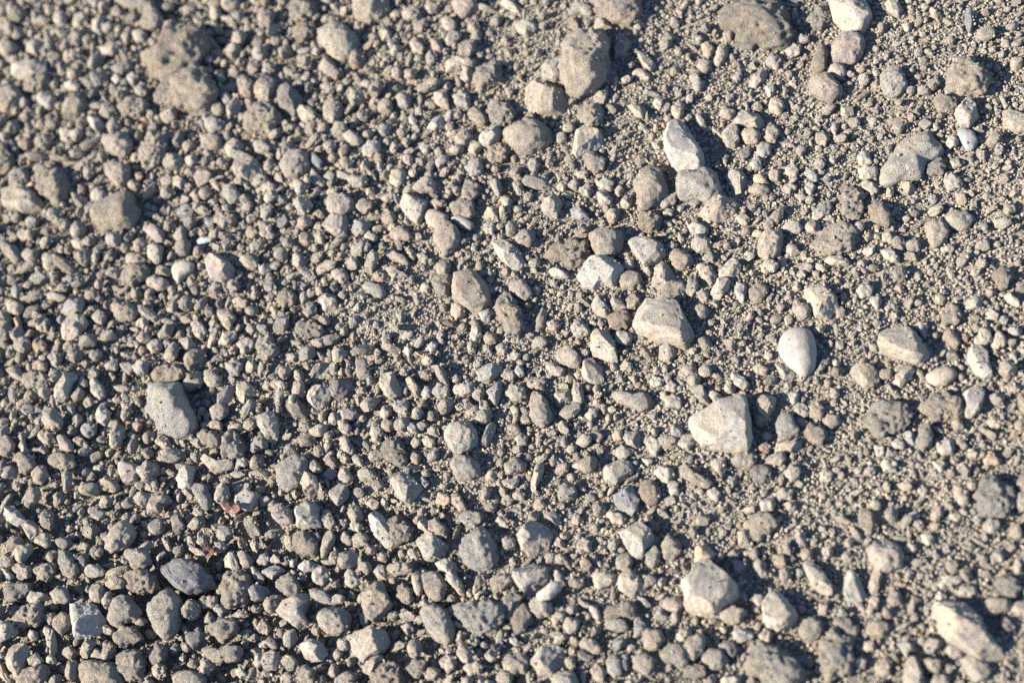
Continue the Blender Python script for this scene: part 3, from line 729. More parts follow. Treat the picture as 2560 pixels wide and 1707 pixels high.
700,420 730,360 780,390 770,450 720,460;R;t
#C2
590,530 650,395 760,440 780,510 700,540 660,590;A;l;pale peaked stone/right of the large grey pitted cobble
1225,540 1310,410 1350,440 1420,420 1450,520 1400,620 1310,640;A;w 1.2;white pyramid stone/with a dark blue shadow behind it, left of centre
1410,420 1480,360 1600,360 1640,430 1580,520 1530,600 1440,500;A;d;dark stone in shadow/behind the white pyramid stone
1045,550 1080,525 1160,560 1245,650 1230,710 1120,715 1060,640;A;d 0.7;dark flat flake/carrying a tiny pale cube, left of the white pyramid stone
1085,590 1120,530 1155,560 1140,620 1095,615;A;w 1.6;tiny pale cube/lying on the dark flat flake
780,730 850,690 940,670 980,780 960,930 900,945 840,860;A;l;pale tooth-shaped stone/pointing down, below the dark flat flake
310,340 350,300 430,320 480,390 450,430 380,450 320,400;R;t
905,420 960,380 1070,420 1040,480 940,470;R;l
680,260 750,190 800,260 750,320 690,310;A;t
1170,200 1180,70 1270,80 1330,150 1270,190 1200,220;A;t
500,250 590,200 660,250 620,340 560,350;C;t
600,80 690,20 780,40 760,110 680,150;C;t
790,110 820,0 920,0 990,130 940,200 850,240 790,200;C;g;dark grainy clod/above the pale peaked stone
480,900 570,840 670,930 670,1060 600,1090 480,1100;C;t;square-cornered sandy clod/right of the white stone with a grey oval below it
250,880 330,830 460,880 460,970 380,1000 300,950;C;t
950,1200 980,1130 1080,1060 1200,1060 1250,1140 1230,1210 1180,1240 1190,1310 1040,1380 980,1310;R;g 0.8;large flat greenish-grey disc/half covered by a purple-grey shard
1180,1250 1230,1225 1340,1280 1355,1360 1320,1435 1250,1440 1210,1350;A;p 1.3;purple-grey shard/leaning on the large flat greenish-grey disc
70,1330 130,1150 240,1160 215,1260 200,1330 120,1350;A;w;white tapering stone/above a dark grey oval in the lower left
215,1360 250,1300 340,1330 390,1460 370,1550 310,1530 240,1440;R;g;grey tongue-shaped stone/below the white tapering stone, lower left
600,1480 620,1400 720,1370 820,1410 780,1480 740,1550 660,1530;F;g;greyish fan-shaped stone/touching the curled red-brown leaf
1095,1660 1170,1500 1240,1440 1330,1500 1340,1600 1360,1680 1260,1700 1160,1690;A;g 1.3;grey pyramid stone/below the purple-grey shard
290,1090 330,1050 460,1130 580,1100 570,1170 410,1220;A;t
355,790 390,750 480,770 490,830 380,820;R;p
530,800 640,780 690,820 640,850 550,840;A;t
1255,1110 1310,1090 1370,1190 1350,1220 1270,1200;R;l
180,930 260,910 320,970 260,990;A;l
130,1370 180,1340 230,1410 190,1470;A;t
90,40 180,10 250,60 220,120 150,130;A;t
1455,190 1500,85 1590,110 1590,160 1530,220 1470,240;A;l
590,1130 650,1070 720,1100 690,1160 600,1180;C;t
#C3
325,420 440,340 510,325 570,430 575,510 500,560 430,520 400,450;A;l 1.1;pale spade-shaped stone/with a pointed left stem, below centre
965,870 1010,790 1120,750 1220,790 1260,900 1230,960 1130,1040 1050,1030 990,950;R;w 1.2;white ball-shaped stone/just below the picture's centre
1000,1110 1080,1060 1180,1050 1270,1150 1285,1220 1220,1270 1080,1270 1040,1190;R;t;greyish tan stone/directly below the white ball-shaped stone
20,690 60,640 160,625 195,690 150,745 50,740;A;p;pink veined pebble/right of the white pyramid stone
480,590 540,570 640,570 640,650 630,710 540,670;A;g
380,690 430,625 500,640 490,700 420,740;A;t
300,870 330,800 410,810 425,870 380,945 320,930;R;l
390,1010 480,900 580,940 620,1030 650,1130 600,1170 440,1100;C;b;brown two-humped clod/left of the white ball-shaped stone
475,1250 530,1190 640,1230 770,1340 700,1430 640,1480 560,1440 500,1330;A;t 1.1;sandy-brown wedge with pale tip/below the brown two-humped clod
615,380 650,340 720,420 760,490 760,550 690,510 640,450;A;b
755,500 800,440 855,480 840,550 770,550;R;l
860,500 910,420 1010,450 1010,530 930,560;C;g
1040,470 1100,420 1230,430 1220,500 1120,520 1050,510;C;l
1225,290 1330,240 1470,230 1470,310 1370,400 1300,410;A;g;dark crusted chunk/left of the pale teardrop stone
1320,450 1480,390 1470,500 1430,610 1400,600 1350,510;A;g
1255,590 1290,555 1340,580 1385,670 1330,680 1260,640;A;l
815,110 840,50 910,60 890,120 840,140;A;w
1425,100 1480,55 1540,90 1500,150 1440,140;R;g
620,790 690,760 735,830 710,870 640,840;R;t
760,920 810,880 890,930 860,990 800,980;R;l
665,950 700,890 760,920 740,980 680,985;R;t
800,840 870,760 920,900 850,880;A;l
1330,1240 1390,1180 1460,1230 1400,1290 1350,1290;A;p
20,1240 50,1170 120,1190 150,1270 100,1305 30,1280;R;t
140,1080 180,1040 240,1120 230,1160 160,1130;R;l
30,890 100,880 160,1000 140,1050 70,1010;C;t
10,750 80,740 140,810 110,880 40,850;R;t
895,1450 920,1390 1000,1400 1025,1470 970,1510 900,1490;R;o
1020,1400 1090,1390 1130,1470 1170,1540 1100,1560 1040,1490;C;t
655,1080 700,1025 760,1070 730,1150 670,1120;R;b
1470,350 1540,270 1600,330 1570,410;C;t
715,1270 780,1250 835,1320 790,1350;R;u
590,130 620,70 680,120 650,190;A;l
#C4
230,620 260,480 320,500 380,570 440,710 400,790 330,820 260,760 225,690;R;l 1.2;pale teardrop stone/right of centre, narrow end up
465,190 500,120 590,95 690,200 660,270 590,270 500,240;F;t;smooth tan five-sided stone/below the centre, left of a pale two-toned chunk
365,270 400,230 490,260 555,310 500,360 410,330;R;g
700,330 710,220 780,200 870,280 885,390 850,430 760,400 700,370;A;t;two-toned chunk with pale left edge/right of the smooth tan five-sided stone
600,490 630,420 680,410 710,500 710,590 670,610 620,570;R;w;white upright oval pebble/below the two-toned chunk with pale left edge
445,520 500,480 590,480 610,570 560,590 470,630;A;t
950,510 1000,480 1150,530 1280,510 1310,590 1280,650 1200,670 1090,610 980,560;R;l;long pale slug-shaped stone/left of the white triangular slab
720,700 770,640 840,650 830,710 770,760;R;g
780,610 800,560 870,570 880,630;A;l
960,880 1000,830 1060,850 1050,920 980,935;S;o;round peach-coloured pebble/down and left of the white triangular slab
1060,880 1110,840 1200,860 1240,940 1180,990 1090,950;A;g
980,1020 1030,970 1165,1010 1120,1070 1000,1090;A;l
880,1230 920,1150 1030,1090 1140,1120 1165,1180 1080,1260 1000,1320 900,1290;A;l;pale clean-faced cobble/below the round peach-coloured pebble
1200,1380 1230,1300 1330,1280 1410,1380 1370,1480 1270,1490 1210,1430;R;b;dark brown ball-like stone/right of a blue-grey chunk, lower right of centre
1335,1200 1390,1150 1500,1190 1525,1250 1460,1310 1380,1270;R;l
1450,1340 1500,1280 1560,1310 1560,1390 1490,1420;R;l
970,1440 1040,1370 1150,1350 1200,1450 1190,1550 1100,1600 1010,1540;A;u;rough blue-grey chunk/left of the dark brown ball-like stone
1265,940 1310,880 1400,910 1400,1000 1350,1080 1290,1010;C;t
755,870 820,840 895,890 850,950 780,910;R;t
480,780 530,750 590,840 560,880 490,840;R;l
90,910 150,860 210,900 200,970 120,975;R;g
1220,1090 1280,1060 1335,1110 1280,1160;A;w
590,1120 640,1105 720,1160 680,1190 610,1160;A;w
210,1400 240,1310 300,1130 350,1130 350,1200 290,1330 270,1380;A;l
75,1410 150,1360 195,1400 170,1460 90,1450;R;p
1290,400 1330,340 1430,390 1400,440 1320,440;C;w
1440,450 1490,390 1550,440 1520,500 1450,490;R;g
1420,560 1500,510 1590,560 1570,640 1450,620;C;t
1030,260 1080,200 1155,250 1130,310 1060,300;C;t
95,320 110,260 160,270 190,340 130,370;R;l
200,430 280,370 380,400 330,470 220,460;C;t
50,170 90,130 150,160 120,210 60,200;R;g
10,510 70,430 180,460 190,540 100,580;C;t
620,340 660,305 690,350 650,385;R;w
#C5
155,780 340,670 470,570 620,530 665,560 700,780 705,880 660,1010 560,1010 280,970 200,890;F;w 1.1;white triangular slab/with a tan stain across it, right of centre
950,80 980,-10 1040,-60 1130,-80 1230,-50 1270,30 1280,150 1270,270 1190,350 1130,330 1010,230 960,150;S;v 1.1;smooth white oval stone/brightest in the picture, right of centre
750,610 790,500 840,470 925,540 910,640 830,755 780,690;A;t 1.2;tan spearhead stone/leaning right of the white triangular slab
710,640 750,570 780,690 840,760 800,810 740,790;A;d
180,470 220,425 280,450 340,580 320,610 240,570;A;l;pale slim bar/standing above left of the white triangular slab
310,510 370,490 465,540 450,580 400,620;A;l
515,340 560,315 640,370 690,430 640,475 550,430;A;l;pale two-faced splinter/above the white triangular slab
705,270 780,245 870,290 840,350 760,335;R;t
915,235 1000,240 1100,350 1060,380 980,375 940,300;A;g;greyish flat chip/below left of the smooth white oval stone
915,790 960,710 1050,685 1110,770 1140,850 1060,900 960,910;R;g;pitted grey pebble/two stones right of the white triangular slab
1085,640 1130,590 1220,640 1200,720 1110,700;C;t
1210,620 1290,570 1370,640 1340,720 1240,720;C;b
1330,750 1390,690 1500,720 1500,780 1410,825;R;b
530,1110 580,1040 690,1010 770,1070 750,1130 690,1160 550,1155;R;g;grey half-moon stone/directly below the white triangular slab
820,1090 860,1050 1000,1030 1010,1100 960,1150 850,1130;A;t
895,980 950,930 1140,930 1160,1000 1050,1030 910,1020;A;t
780,980 840,930 895,980 850,1050 790,1020;C;r
330,1130 390,1090 470,1080 490,1160 450,1260 400,1200;A;t
1000,1210 1060,1140 1150,1170 1140,1270 1050,1300;R;t
1310,1240 1370,1160 1440,1230 1410,1290 1320,1290;R;l
700,1200 770,1140 890,1170 900,1260 800,1310 710,1270;C;t
45,960 100,880 200,890 215,960 150,1010;C;g
75,310 130,230 210,240 220,330 130,350;A;g
1170,840 1240,770 1370,820 1400,920 1310,970 1220,920;C;t
1030,520 1070,490 1130,510 1120,590 1070,610;A;w
1280,310 1340,210 1410,180 1400,240 1340,300;A;t
1425,240 1460,205 1500,240 1470,310;R;w
60,1180 130,1130 230,1240 390,1300 330,1360 200,1310 90,1250;C;l
300,1390 380,1340 430,1400 400,1480 350,1440;R;l
780,1490 840,1440 920,1470 900,1550 800,1560;R;l
930,1400 1000,1340 1090,1370 1060,1450 960,1460;C;t
#C6
0,300 60,260 170,250 240,290 285,390 230,440 150,460 50,370;A;t;buff block with shaded right end/right of the smooth white oval stone
400,450 420,360 520,265 600,300 560,370 480,440;A;w;white leaf-shaped stone/below the large buff loaf stone
690,350 780,290 900,270 970,320 960,370 880,430 790,440 710,400;S;t;smooth greyish oval stone/right of the white leaf-shaped stone
1060,200 1080,110 1170,80 1240,140 1270,280 1290,350 1210,370 1110,310;A;l;pale upright stone with pitted middle/right of the smooth greyish oval stone
1015,520 1090,480 1220,460 1215,560 1170,670 1090,725 1040,690 1060,620;F;l;pale arrowhead stone/below the pale upright stone with pitted middle
90,780 200,640 330,600 480,580 560,660 560,760 500,840 380,870 250,890 160,830;C;t 0.6;wide tan crust slab/two stones below the buff block with shaded right end
475,860 570,840 600,900 590,990 540,960;A;w;small white triangular chip/at the lower right corner of the wide tan crust slab
785,960 940,910 950,990 930,1050 840,1060 800,1010;F;t;yellowish squarish stone/below a tan crumbly clod in the right part
640,640 760,530 850,510 1000,580 1050,640 1010,710 880,750 770,750 680,700;C;t;tan crumbly clod/left of the pale arrowhead stone
610,930 640,810 720,780 770,880 740,980 660,1040;C;l
750,1120 830,1090 870,1140 830,1210 780,1170;A;l
1060,1050 1110,1000 1165,1040 1140,1090 1080,1090;R;l
610,1370 660,1330 720,1370 680,1425 630,1410;R;l
940,1390 1000,1320 1070,1390 1080,1480 1010,1510 950,1450;C;t
1160,1430 1190,1300 1290,1250 1490,1370 1470,1480 1400,1600 1250,1610 1180,1530 1090,1400;C;g 1.1;big blurred grey rock/with glints, near the right edge three quarters down
1510,1300 1540,1240 1640,1240 1640,1450 1570,1440 1520,1370;R;t
1475,1457 1500,1387 1600,1367 1650,1427 1640,1537 1540,1547 1480,1507;R;l
1230,770 1290,710 1390,780 1350,820 1270,800;R;l
1140,790 1200,790 1330,890 1300,930 1200,860;A;t
1200,1090 1250,1050 1370,1100 1340,1150 1230,1140;R;o
880,470 920,445 990,470 970,510;R;l
1430,180 1470,125 1510,160 1500,230 1450,200;R;l
385,970 440,905 525,960 480,1010;R;l
235,970 330,990 330,1060 260,1070 240,1020;R;l
290,1150 350,1070 440,1130 430,1200 320,1200;C;l
900,1110 950,1060 1000,1100 950,1150;R;b
#D1
40,70 60,-10 140,10 230,120 140,165 60,110;A;l;pale ragged stone/at the left edge, upper part of the bottom left corner
190,150 270,100 330,170 320,240 270,305 230,230;A;l;stone with bright left rim/right of the pale ragged stone, bottom left corner
290,310 360,230 435,240 445,340 410,360 340,330;R;t
485,310 520,270 620,280 640,330 590,380 530,360;A;d
120,400 170,340 270,330 275,400 190,500 140,480;R;t
-20,460 60,415 130,480 80,530 -20,530;R;t
930,380 960,250 1060,160 1140,110 1200,200 1180,290 1090,360 970,400;R;l 1.2;pale leaning oval stone/above the white block with a blue-grey face
1090,430 1150,365 1300,390 1360,480 1290,540 1190,555 1150,480;R;t;tan pear-shaped stone/left of the dark flat slate
515,500 540,400 610,390 690,510 690,590 640,630 560,600;C;l;ragged pale clod/above the white block with a blue-grey face, bottom left
690,460 770,405 785,450 750,580 720,590 705,520;A;d
760,570 790,510 880,510 950,590 860,620 770,615;R;l
290,580 370,500 480,500 490,570 400,670 350,610;C;t
100,540 200,500 270,540 270,620 170,650 130,590;C;t
25,760 60,690 180,660 280,680 280,760 200,810 130,840 40,800;C;t;broad lumpy clod/at the left edge in the bottom left corner
230,830 290,750 400,770 440,820 270,860;A;l
440,770 520,700 600,730 630,840 560,850 480,850;R;l
615,880 720,860 840,860 920,990 900,1080 800,1140 660,1160 650,1050;A;w 1.2;white block with a blue-grey face/in the bottom left corner
955,960 990,850 1080,770 1150,790 1250,930 1200,1000 1060,1060 970,1030;R;t 1.2;large tan speckled cobble/right of the white block with a blue-grey face
1115,600 1180,570 1330,570 1390,640 1390,720 1260,775 1140,740;C;b 1.1;dark-topped clod/above right of the large tan speckled cobble
920,690 1000,620 1110,620 1120,700 990,730;R;t
795,760 830,680 900,670 930,740 890,850 810,830;R;t
900,850 930,750 990,760 1000,830 950,910;R;t
1310,940 1350,840 1450,760 1520,720 1600,800 1605,960 1570,1080 1500,1150 1440,1170 1360,1080;R;g 1.2;big olive-grey cobble/below the dark flat slate, lower left
1497,520 1557,475 1667,480 1797,530 1867,620 1907,690 1797,740 1677,780 1567,720 1497,640 1457,580;F;d 1.2;dark flat slate/with a tan lower edge, lower left
470,1070 490,980 560,920 640,990 610,1060 540,1140;R;t
1000,1150 1080,1060 1180,1060 1290,1170 1250,1200 1100,1240 1020,1210;C;t;two-pronged tan clod/below the large tan speckled cobble
915,1060 960,1040 1020,1100 990,1140 930,1130;R;t
50,1350 110,1200 220,1210 250,1310 160,1500 100,1500;A;t;tall tan stone/in the very bottom left corner
245,1350 320,1290 390,1370 330,1410 260,1410;R;t
150,1530 250,1430 390,1390 440,1450 390,1540 250,1600 140,1600;R;t;rounded tan bar/at the bottom edge, bottom left corner
715,1290 780,1160 850,1150 850,1210 760,1350 720,1350;A;t;narrow leaning stone/under the white block with a blue-grey face
705,1390 830,1360 1000,1390 1070,1440 1100,1600 740,1620 720,1460;R;t;broad tan cobble/cut by the bottom edge, lower left
1030,1330 1150,1270 1260,1280 1280,1400 1250,1530 1120,1530 1060,1440;C;g
1350,1320 1410,1200 1480,1260 1480,1350 1410,1400 1340,1390;C;t
1345,1470 1400,1390 1480,1420 1480,1500 1400,1530;C;t
790,1330 860,1250 930,1300 920,1350;A;t
1200,1020 1250,970 1310,1010 1280,1060 1210,1050;R;d
1380,440 1460,385 1480,410 1400,480;A;w
-10,550 60,540 120,620 70,660 20,600;A;w
405,1350 450,1310 510,1350 480,1400 420,1400;R;l
-20,1340 40,1430 100,1560 60,1570 -20,1480;A;o
110,1000 200,870 350,860 400,960 320,1030 200,1070;C;t;crumbly granular clod/left of the white block with a blue-grey face
700,340 740,300 800,340 770,385 710,375;R;t
380,1110 420,1050 480,1110 440,1180;R;t
#D2
145,335 200,335 370,430 350,490 250,430;A;l;pale splinter/beside the curled red-brown strip
255,320 295,200 345,280 320,360;A;t
215,50 270,5 320,60 280,115;R;l
20,100 70,10 150,170 100,210 60,250;A;d
490,530 500,440 560,380 610,450 630,550 580,560 540,530;A;w;white notched stone/right of the curled red-brown strip
620,390 680,390 755,470 740,520 680,560 640,500;R;l;cream guitar-pick-shaped pebble/right of the white notched stone
790,480 820,420 890,400 920,470 880,510 800,505;R;g
900,490 950,410 1010,490;A;l
725,550 770,530 860,630 830,680 760,640;A;l
800,560 950,510 1050,560 970,600 900,640;A;g
480,700 500,600 580,580 650,560 735,640 730,760 680,850 560,890 485,850;C;t 1.1;square granular block/right of the dark flat slate
425,280 450,170 540,150 570,240 500,300;A;t
960,690 1020,620 1100,600 1180,700 1160,790 1080,800;C;g
975,930 1050,850 1230,765 1260,830 1200,930 1240,1030 1140,1065 1040,1000;F;t 1.1;flat tan boat-shaped stone/left of a round pale cobble in the lower part
1330,960 1380,900 1560,895 1620,960 1600,1080 1480,1140 1380,1090 1340,1030;R;l 1.1;round pale cobble/right of the flat tan boat-shaped stone
1280,630 1320,540 1400,520 1440,610 1370,695 1300,670;R;l
1150,520 1210,470 1330,500 1310,560 1190,575;A;l
1110,380 1130,240 1240,210 1330,330 1310,420 1200,440;C;t;tan round clod/below the grey pyramid stone
1250,220 1340,215 1365,280 1320,330 1270,290;A;d
1355,440 1390,230 1460,210 1490,280 1440,380 1370,450;A;t
1365,150 1370,40 1440,30 1500,140 1450,200;C;t
1450,820 1510,765 1580,800 1550,860 1470,860;R;w
1180,1240 1220,1160 1380,1210 1420,1290 1360,1360 1240,1385 1200,1300;A;l;pale crumbly block/below the round pale cobble, near the bottom edge
360,1070 480,960 620,1020 600,1120 480,1200 380,1130;C;t;greyish tan clod/two stones below the square granular block
290,1310 330,1240 440,1260 560,1230 660,1250 620,1360 450,1380;C;l;pale ragged slab/right of a dark kite-shaped stone, near the bottom edge
165,1150 210,1120 330,1120 310,1190 240,1275 180,1220;F;d;dark kite-shaped stone/left of the pale ragged slab, near the bottom edge
750,1390 800,1300 860,1300 850,1390 800,1430;R;l
790,1060 850,990 910,1070 890,1140 800,1100;C;t
300,1020 370,930 430,1000 380,1040;A;t
555,960 650,920 720,960 680,985 570,980;A;t
255,840 320,790 430,790 430,870 310,900;C;t
600,1450 650,1410 700,1490 640,1530;R;l
30,1500 150,1450 320,1490 330,1600 60,1600;R;t
850,1200 920,1150 980,1240 930,1270;A;t
1000,1510 1060,1460 1120,1510 1100,1590 1010,1590;R;t
1150,1480 1230,1410 1320,1460 1290,1560 1180,1570;C;t
#D3
280,80 360,40 440,90 470,180 500,330 430,350 350,260 300,160;A;w;long white-edged stone/fused to a dark crusted clod, lower middle
460,120 560,80 680,180 680,280 600,310 500,330 470,220;C;b;dark crusted clod/right of the long white-edged stone
715,290 800,200 880,250 1000,350 990,430 880,470 790,470 730,350;A;w;chalk-white jagged stone/left of the large grey egg-shaped stone
885,510 980,460 1060,490 1085,580 1080,660 1000,600 920,550;A;w
1095,400 1130,290 1250,180 1330,170 1390,270 1440,360 1400,510 1290,565 1180,520 1110,440;R;g 1.1;large grey egg-shaped stone/in the lower middle
1095,90 1150,30 1290,40 1320,110 1240,170 1160,180;C;l
765,600 880,570 970,650 990,690 950,830 870,830 800,760;R;t;tan stubby cobble/above the pale seed-shaped stone
670,600 740,560 780,690 760,790 710,780 690,700;R;l
235,740 350,640 410,660 460,780 490,860 430,940 330,1020 260,960 230,840;A;b 1.1;big brown upright stone/left of the tan stubby cobble, lower middle
330,570 360,515 455,520 455,640 370,630;A;t
540,720 600,670 670,740 690,830 620,870 550,810;C;t
755,940 790,880 890,870 980,910 1040,1040 1050,1180 970,1220 870,1160 790,1070;R;l 1.1;pale seed-shaped stone/smooth and pointed, near the bottom middle
1045,960 1070,860 1190,820 1290,860 1380,820 1500,900 1480,1020 1380,1110 1280,1120 1180,1110 1100,1020;C;g;big porous clod/right of the pale seed-shaped stone
80,1200 110,1150 250,1110 350,1080 440,1110 465,1190 420,1280 300,1320 220,1370 140,1300;A;g 1.2;half-shaded grey cobble/below the big brown upright stone
1370,650 1460,600 1550,590 1560,670 1480,740 1400,740;C;w
615,350 650,345 730,420 740,480 680,490 650,430;A;l
40,240 80,210 150,290 140,340 90,340 50,290;R;b
120,160 170,95 230,160 210,225 150,200;R;l
75,610 120,530 180,590 210,660 150,720 90,680;C;t
310,1480 460,1345 560,1410 600,1500 560,1600 350,1600;C;b;brown clod/cut by the bottom edge below the half-shaded grey cobble
230,1420 340,1330 420,1310 400,1370 300,1490 240,1470;A;t
910,1380 980,1300 1070,1340 1060,1430 990,1470;C;l
1130,1430 1210,1360 1330,1410 1290,1480 1180,1500;C;t
1210,760 1250,620 1290,590 1290,700 1240,770;A;t
1215,790 1300,730 1400,760 1290,780 1250,830;A;l
630,1450 700,1340 810,1380 800,1470 720,1520;C;t
-10,1520 100,1460 180,1500 160,1600 -10,1600;R;t
810,130 880,100 1000,200 990,290 900,270 830,200;C;t
1060,1190 1090,1090 1165,1120 1140,1180;A;t
570,1060 640,1020 700,1080 640,1130;C;t
1420,120 1480,40 1540,120 1540,190 1460,170;C;l
1485,1390 1560,1340 1640,1400 1600,1480 1500,1450;R;l
#D4
65,170 130,140 300,135 420,190 420,270 380,370 260,450 170,390 130,290;A;l 1.1;pale quartz-like lump/right of the large grey egg-shaped stone
75,610 120,540 240,505 380,540 385,640 300,760 220,800 130,700;A;g;grey-topped angular cobble/above a white crescent, lower middle
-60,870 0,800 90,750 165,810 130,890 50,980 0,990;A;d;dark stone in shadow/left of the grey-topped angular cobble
1015,210 1140,115 1210,130 1320,220 1335,290 1260,370 1230,450 1150,450 1070,310;A;l 1.3;pale cleaved block with dark right face/lower middle right
300,800 380,740 450,680 530,690 510,760 430,840 330,860;S;w;white crescent-shaped shard/lying on a round pale stone
220,860 280,790 400,850 440,900 400,960 310,985 240,930;R;l;round pale stone/under the white crescent-shaped shard
340,50 430,20 495,80 480,160 400,110;A;l
910,70 950,30 1040,60 1100,110 1050,155 970,140;R;w
720,640 800,590 920,570 1060,550 1000,650 900,710 820,730;A;l;pale wedge with dark right end/below the pale cleaved block
980,690 1050,600 1120,550 1200,590 1260,680 1250,780 1120,800 1040,740;A;l;pale rough cone stone/right of the pale wedge with dark right end
1405,340 1460,240 1560,310 1580,400 1500,470 1420,470;R;t;tan drop-shaped cobble/left of the large angular buff slab
1260,420 1350,330 1400,400 1390,480 1320,550 1260,500;R;l
1270,170 1310,120 1390,140 1390,200 1340,220;R;d
65,990 130,870 200,870 260,990 180,1110 90,1110;C;b
520,1060 570,980 670,1000 670,1080 590,1130;R;t
410,1000 470,930 570,930 530,1000 450,1060;R;t
745,890 830,870 870,980 830,1010 780,960;A;p
880,940 910,890 1150,840 1190,900 1150,1000 1000,980 900,990;C;b;wide brown clod/above a grey rounded one near the bottom right of centre
890,1060 930,980 1080,1000 1110,1090 1000,1110;R;g
1140,1050 1180,950 1270,1050 1250,1120 1170,1160;A;l
1225,1180 1270,1090 1400,1090 1430,1180 1370,1270 1260,1260;R;t
230,1350 340,1240 480,1220 540,1270 510,1400 420,1490 300,1490;A;g;grey-white blurred chunk/near the bottom edge, lower middle
650,1230 720,1150 820,1180 880,1290 800,1300 710,1260;R;l
640,1300 700,1270 800,1340 770,1390 680,1350;R;d
905,1360 970,1300 1040,1350 1050,1480 980,1530 930,1470;R;l
1040,1310 1110,1310 1110,1450 1060,1470;C;d
1140,1350 1200,1290 1330,1330 1340,1440 1260,1500 1160,1430;R;t;tan bean-shaped cobble/near the bottom edge, right of centre
1375,1300 1450,1240 1560,1210 1640,1280 1660,1380 1570,1420 1430,1370;R;t;rounded tan cobble/under a pale oval near the bottom edge, right half
1415,870 1440,800 1560,800 1590,880 1540,930 1430,920;R;p
650,350 700,270 780,300 770,390 690,420;C;t
425,340 480,260 560,310 540,360;A;p
0,1400 60,1320 200,1310 230,1380 180,1470 60,1480;C;l
-10,590 60,600 70,660 20,710 -20,680;R;t
430,590 470,550 535,620 520,670 460,660;R;t
30,1160 90,1150 150,1220 120,1240 50,1200;A;w
770,1460 840,1370 910,1450 880,1550 780,1530;C;t
1160,800 1220,790 1330,880 1270,890;A;l
#D5
95,690 190,610 200,510 260,480 340,490 570,690 600,780 520,850 380,950 250,940 120,900 130,800;F;l 1.3;large angular buff slab/with a sharp right edge and long shadow, lower right
175,430 210,350 310,340 400,410 340,480 200,500;A;o;peach-tinted stone/touching the top of the large angular buff slab
805,900 870,770 960,770 1090,890 1130,950 1040,1060 950,1095 860,1060 810,1010;F;l 1.2;pale pinkish shield stone/right of the large angular buff slab
1120,1110 1170,1000 1250,965 1340,1020 1345,1120 1270,1190 1180,1180;R;t;rounded tan stone/down and right of the pale pinkish shield stone
1165,510 1220,475 1280,500 1360,600 1430,700 1430,770 1320,770 1240,690;A;l;long pale bar/slanting down, up and right of the pale pinkish shield stone
530,1110 590,1080 730,1110 720,1180 620,1205 550,1170;A;w
50,1280 130,1180 250,1110 300,1180 270,1300 200,1370 80,1340;R;w;pale blurred oval/near the bottom edge under the large angular buff slab
25,1170 80,1080 170,1080 170,1140 90,1210;R;l
250,1350 330,1260 440,1280 500,1340 470,1420 360,1460;R;t
620,1400 740,1260 900,1240 1080,1360 1180,1490 1100,1600 850,1600 800,1500 680,1490;C;t 1.1;huge blurred brown clod/on the bottom edge, right half
1300,1350 1330,1180 1440,1090 1600,1180 1640,1350 1560,1500 1400,1550 1320,1430;C;t;big rough clod/right of the huge blurred brown clod, bottom right
690,810 740,760 830,790 810,860 770,880;R;l
640,160 720,60 850,60 960,150 900,210 780,280 680,240;C;l 0.7;sandy lump/up and right of the large angular buff slab
1140,420 1190,350 1250,380 1240,460 1160,470;R;b
90,1490 140,1390 280,1400 310,1490 200,1540;C;b
430,1540 500,1480 620,1490 580,1600 450,1600;A;l
760,1150 830,1080 910,1130 860,1200;C;t
410,1220 500,1180 620,1260 540,1330 440,1290;A;d
1080,1350 1180,1310 1290,1370 1230,1430 1120,1420;A;d
1440,1030 1480,970 1600,990 1640,1100 1560,1170;C;t
#D6
-30,640 10,560 70,580 120,680 170,790 100,840 0,830 -40,760;A;l;pale triangular stone/below left of the white bumpy stone, lower right
160,380 230,310 340,295 440,340 500,430 480,530 380,570 280,570 200,480;R;w 1.2;white bumpy stone/with a bright glint, lower right
740,900 800,830 930,820 1050,880 1180,1000 1260,1150 1380,1310 1350,1370 1200,1370 1000,1240 860,1170 780,1020;A;l 1.3;long pale loaf-shaped rock/lying oblique in the bottom right corner
1300,650 1380,615 1500,640 1560,720 1500,810 1380,780 1320,720;C;g;grey pitted stone/at the right edge above the long pale loaf-shaped rock
1180,900 1240,830 1290,800 1440,815 1470,870 1420,930 1270,965 1190,940;A;b;brown half-shaded stone/right of the long pale loaf-shaped rock
1440,920 1500,840 1600,840 1640,960 1530,960;R;p
490,1500 530,1340 580,1300 650,1400 690,1600 480,1600;A;t 1.2;tall buff stone/cut by the bottom edge near the right corner
100,60 150,0 240,60 240,190 190,260 120,170;C;l;pale knobbly finger/above the white bumpy stone
155,1080 200,1010 370,1030 380,1090 300,1160 180,1130;R;t
-10,1060 80,1060 110,1100 50,1210 -10,1180;R;t
1200,140 1260,100 1350,120 1360,190 1280,235 1210,200;R;l
540,60 610,30 640,80 590,130 540,110;R;w
650,250 740,255 780,300 710,345 660,310;A;l
805,680 870,620 1020,610 1030,670 920,700 820,730;C;l
975,780 1010,690 1080,690 1150,740 1090,800;C;l
350,830 380,740 470,740 480,860 400,890;R;b
770,800 830,755 880,800 830,840;R;w
1270,440 1320,360 1390,420 1380,490 1290,500;C;t
1470,520 1510,430 1560,510 1540,600 1480,600;R;l
420,1180 600,1220 620,1270 550,1290 520,1350 470,1270;A;l
860,1270 920,1210 1050,1290 1000,1340 920,1350;A;l
1000,1350 1100,1330 1290,1440 1250,1530 1130,1560 1050,1460;A;t;tan slab/under the long pale loaf-shaped rock
240,1420 320,1330 400,1370 370,1480 290,1500;C;t
40,1390 110,1320 170,1370 150,1430 80,1430;R;t
740,1530 800,1470 900,1500 900,1600 750,1600;R;t
170,920 190,800 270,800 280,880 200,960;C;l
1340,1010 1430,990 1510,1070 1430,1120 1360,1090;R;d
"""
ORIGIN_X = [0, 420, 840, 1260, 1680, 2120]; ORIGIN_Y = [0, 420, 840, 1267]

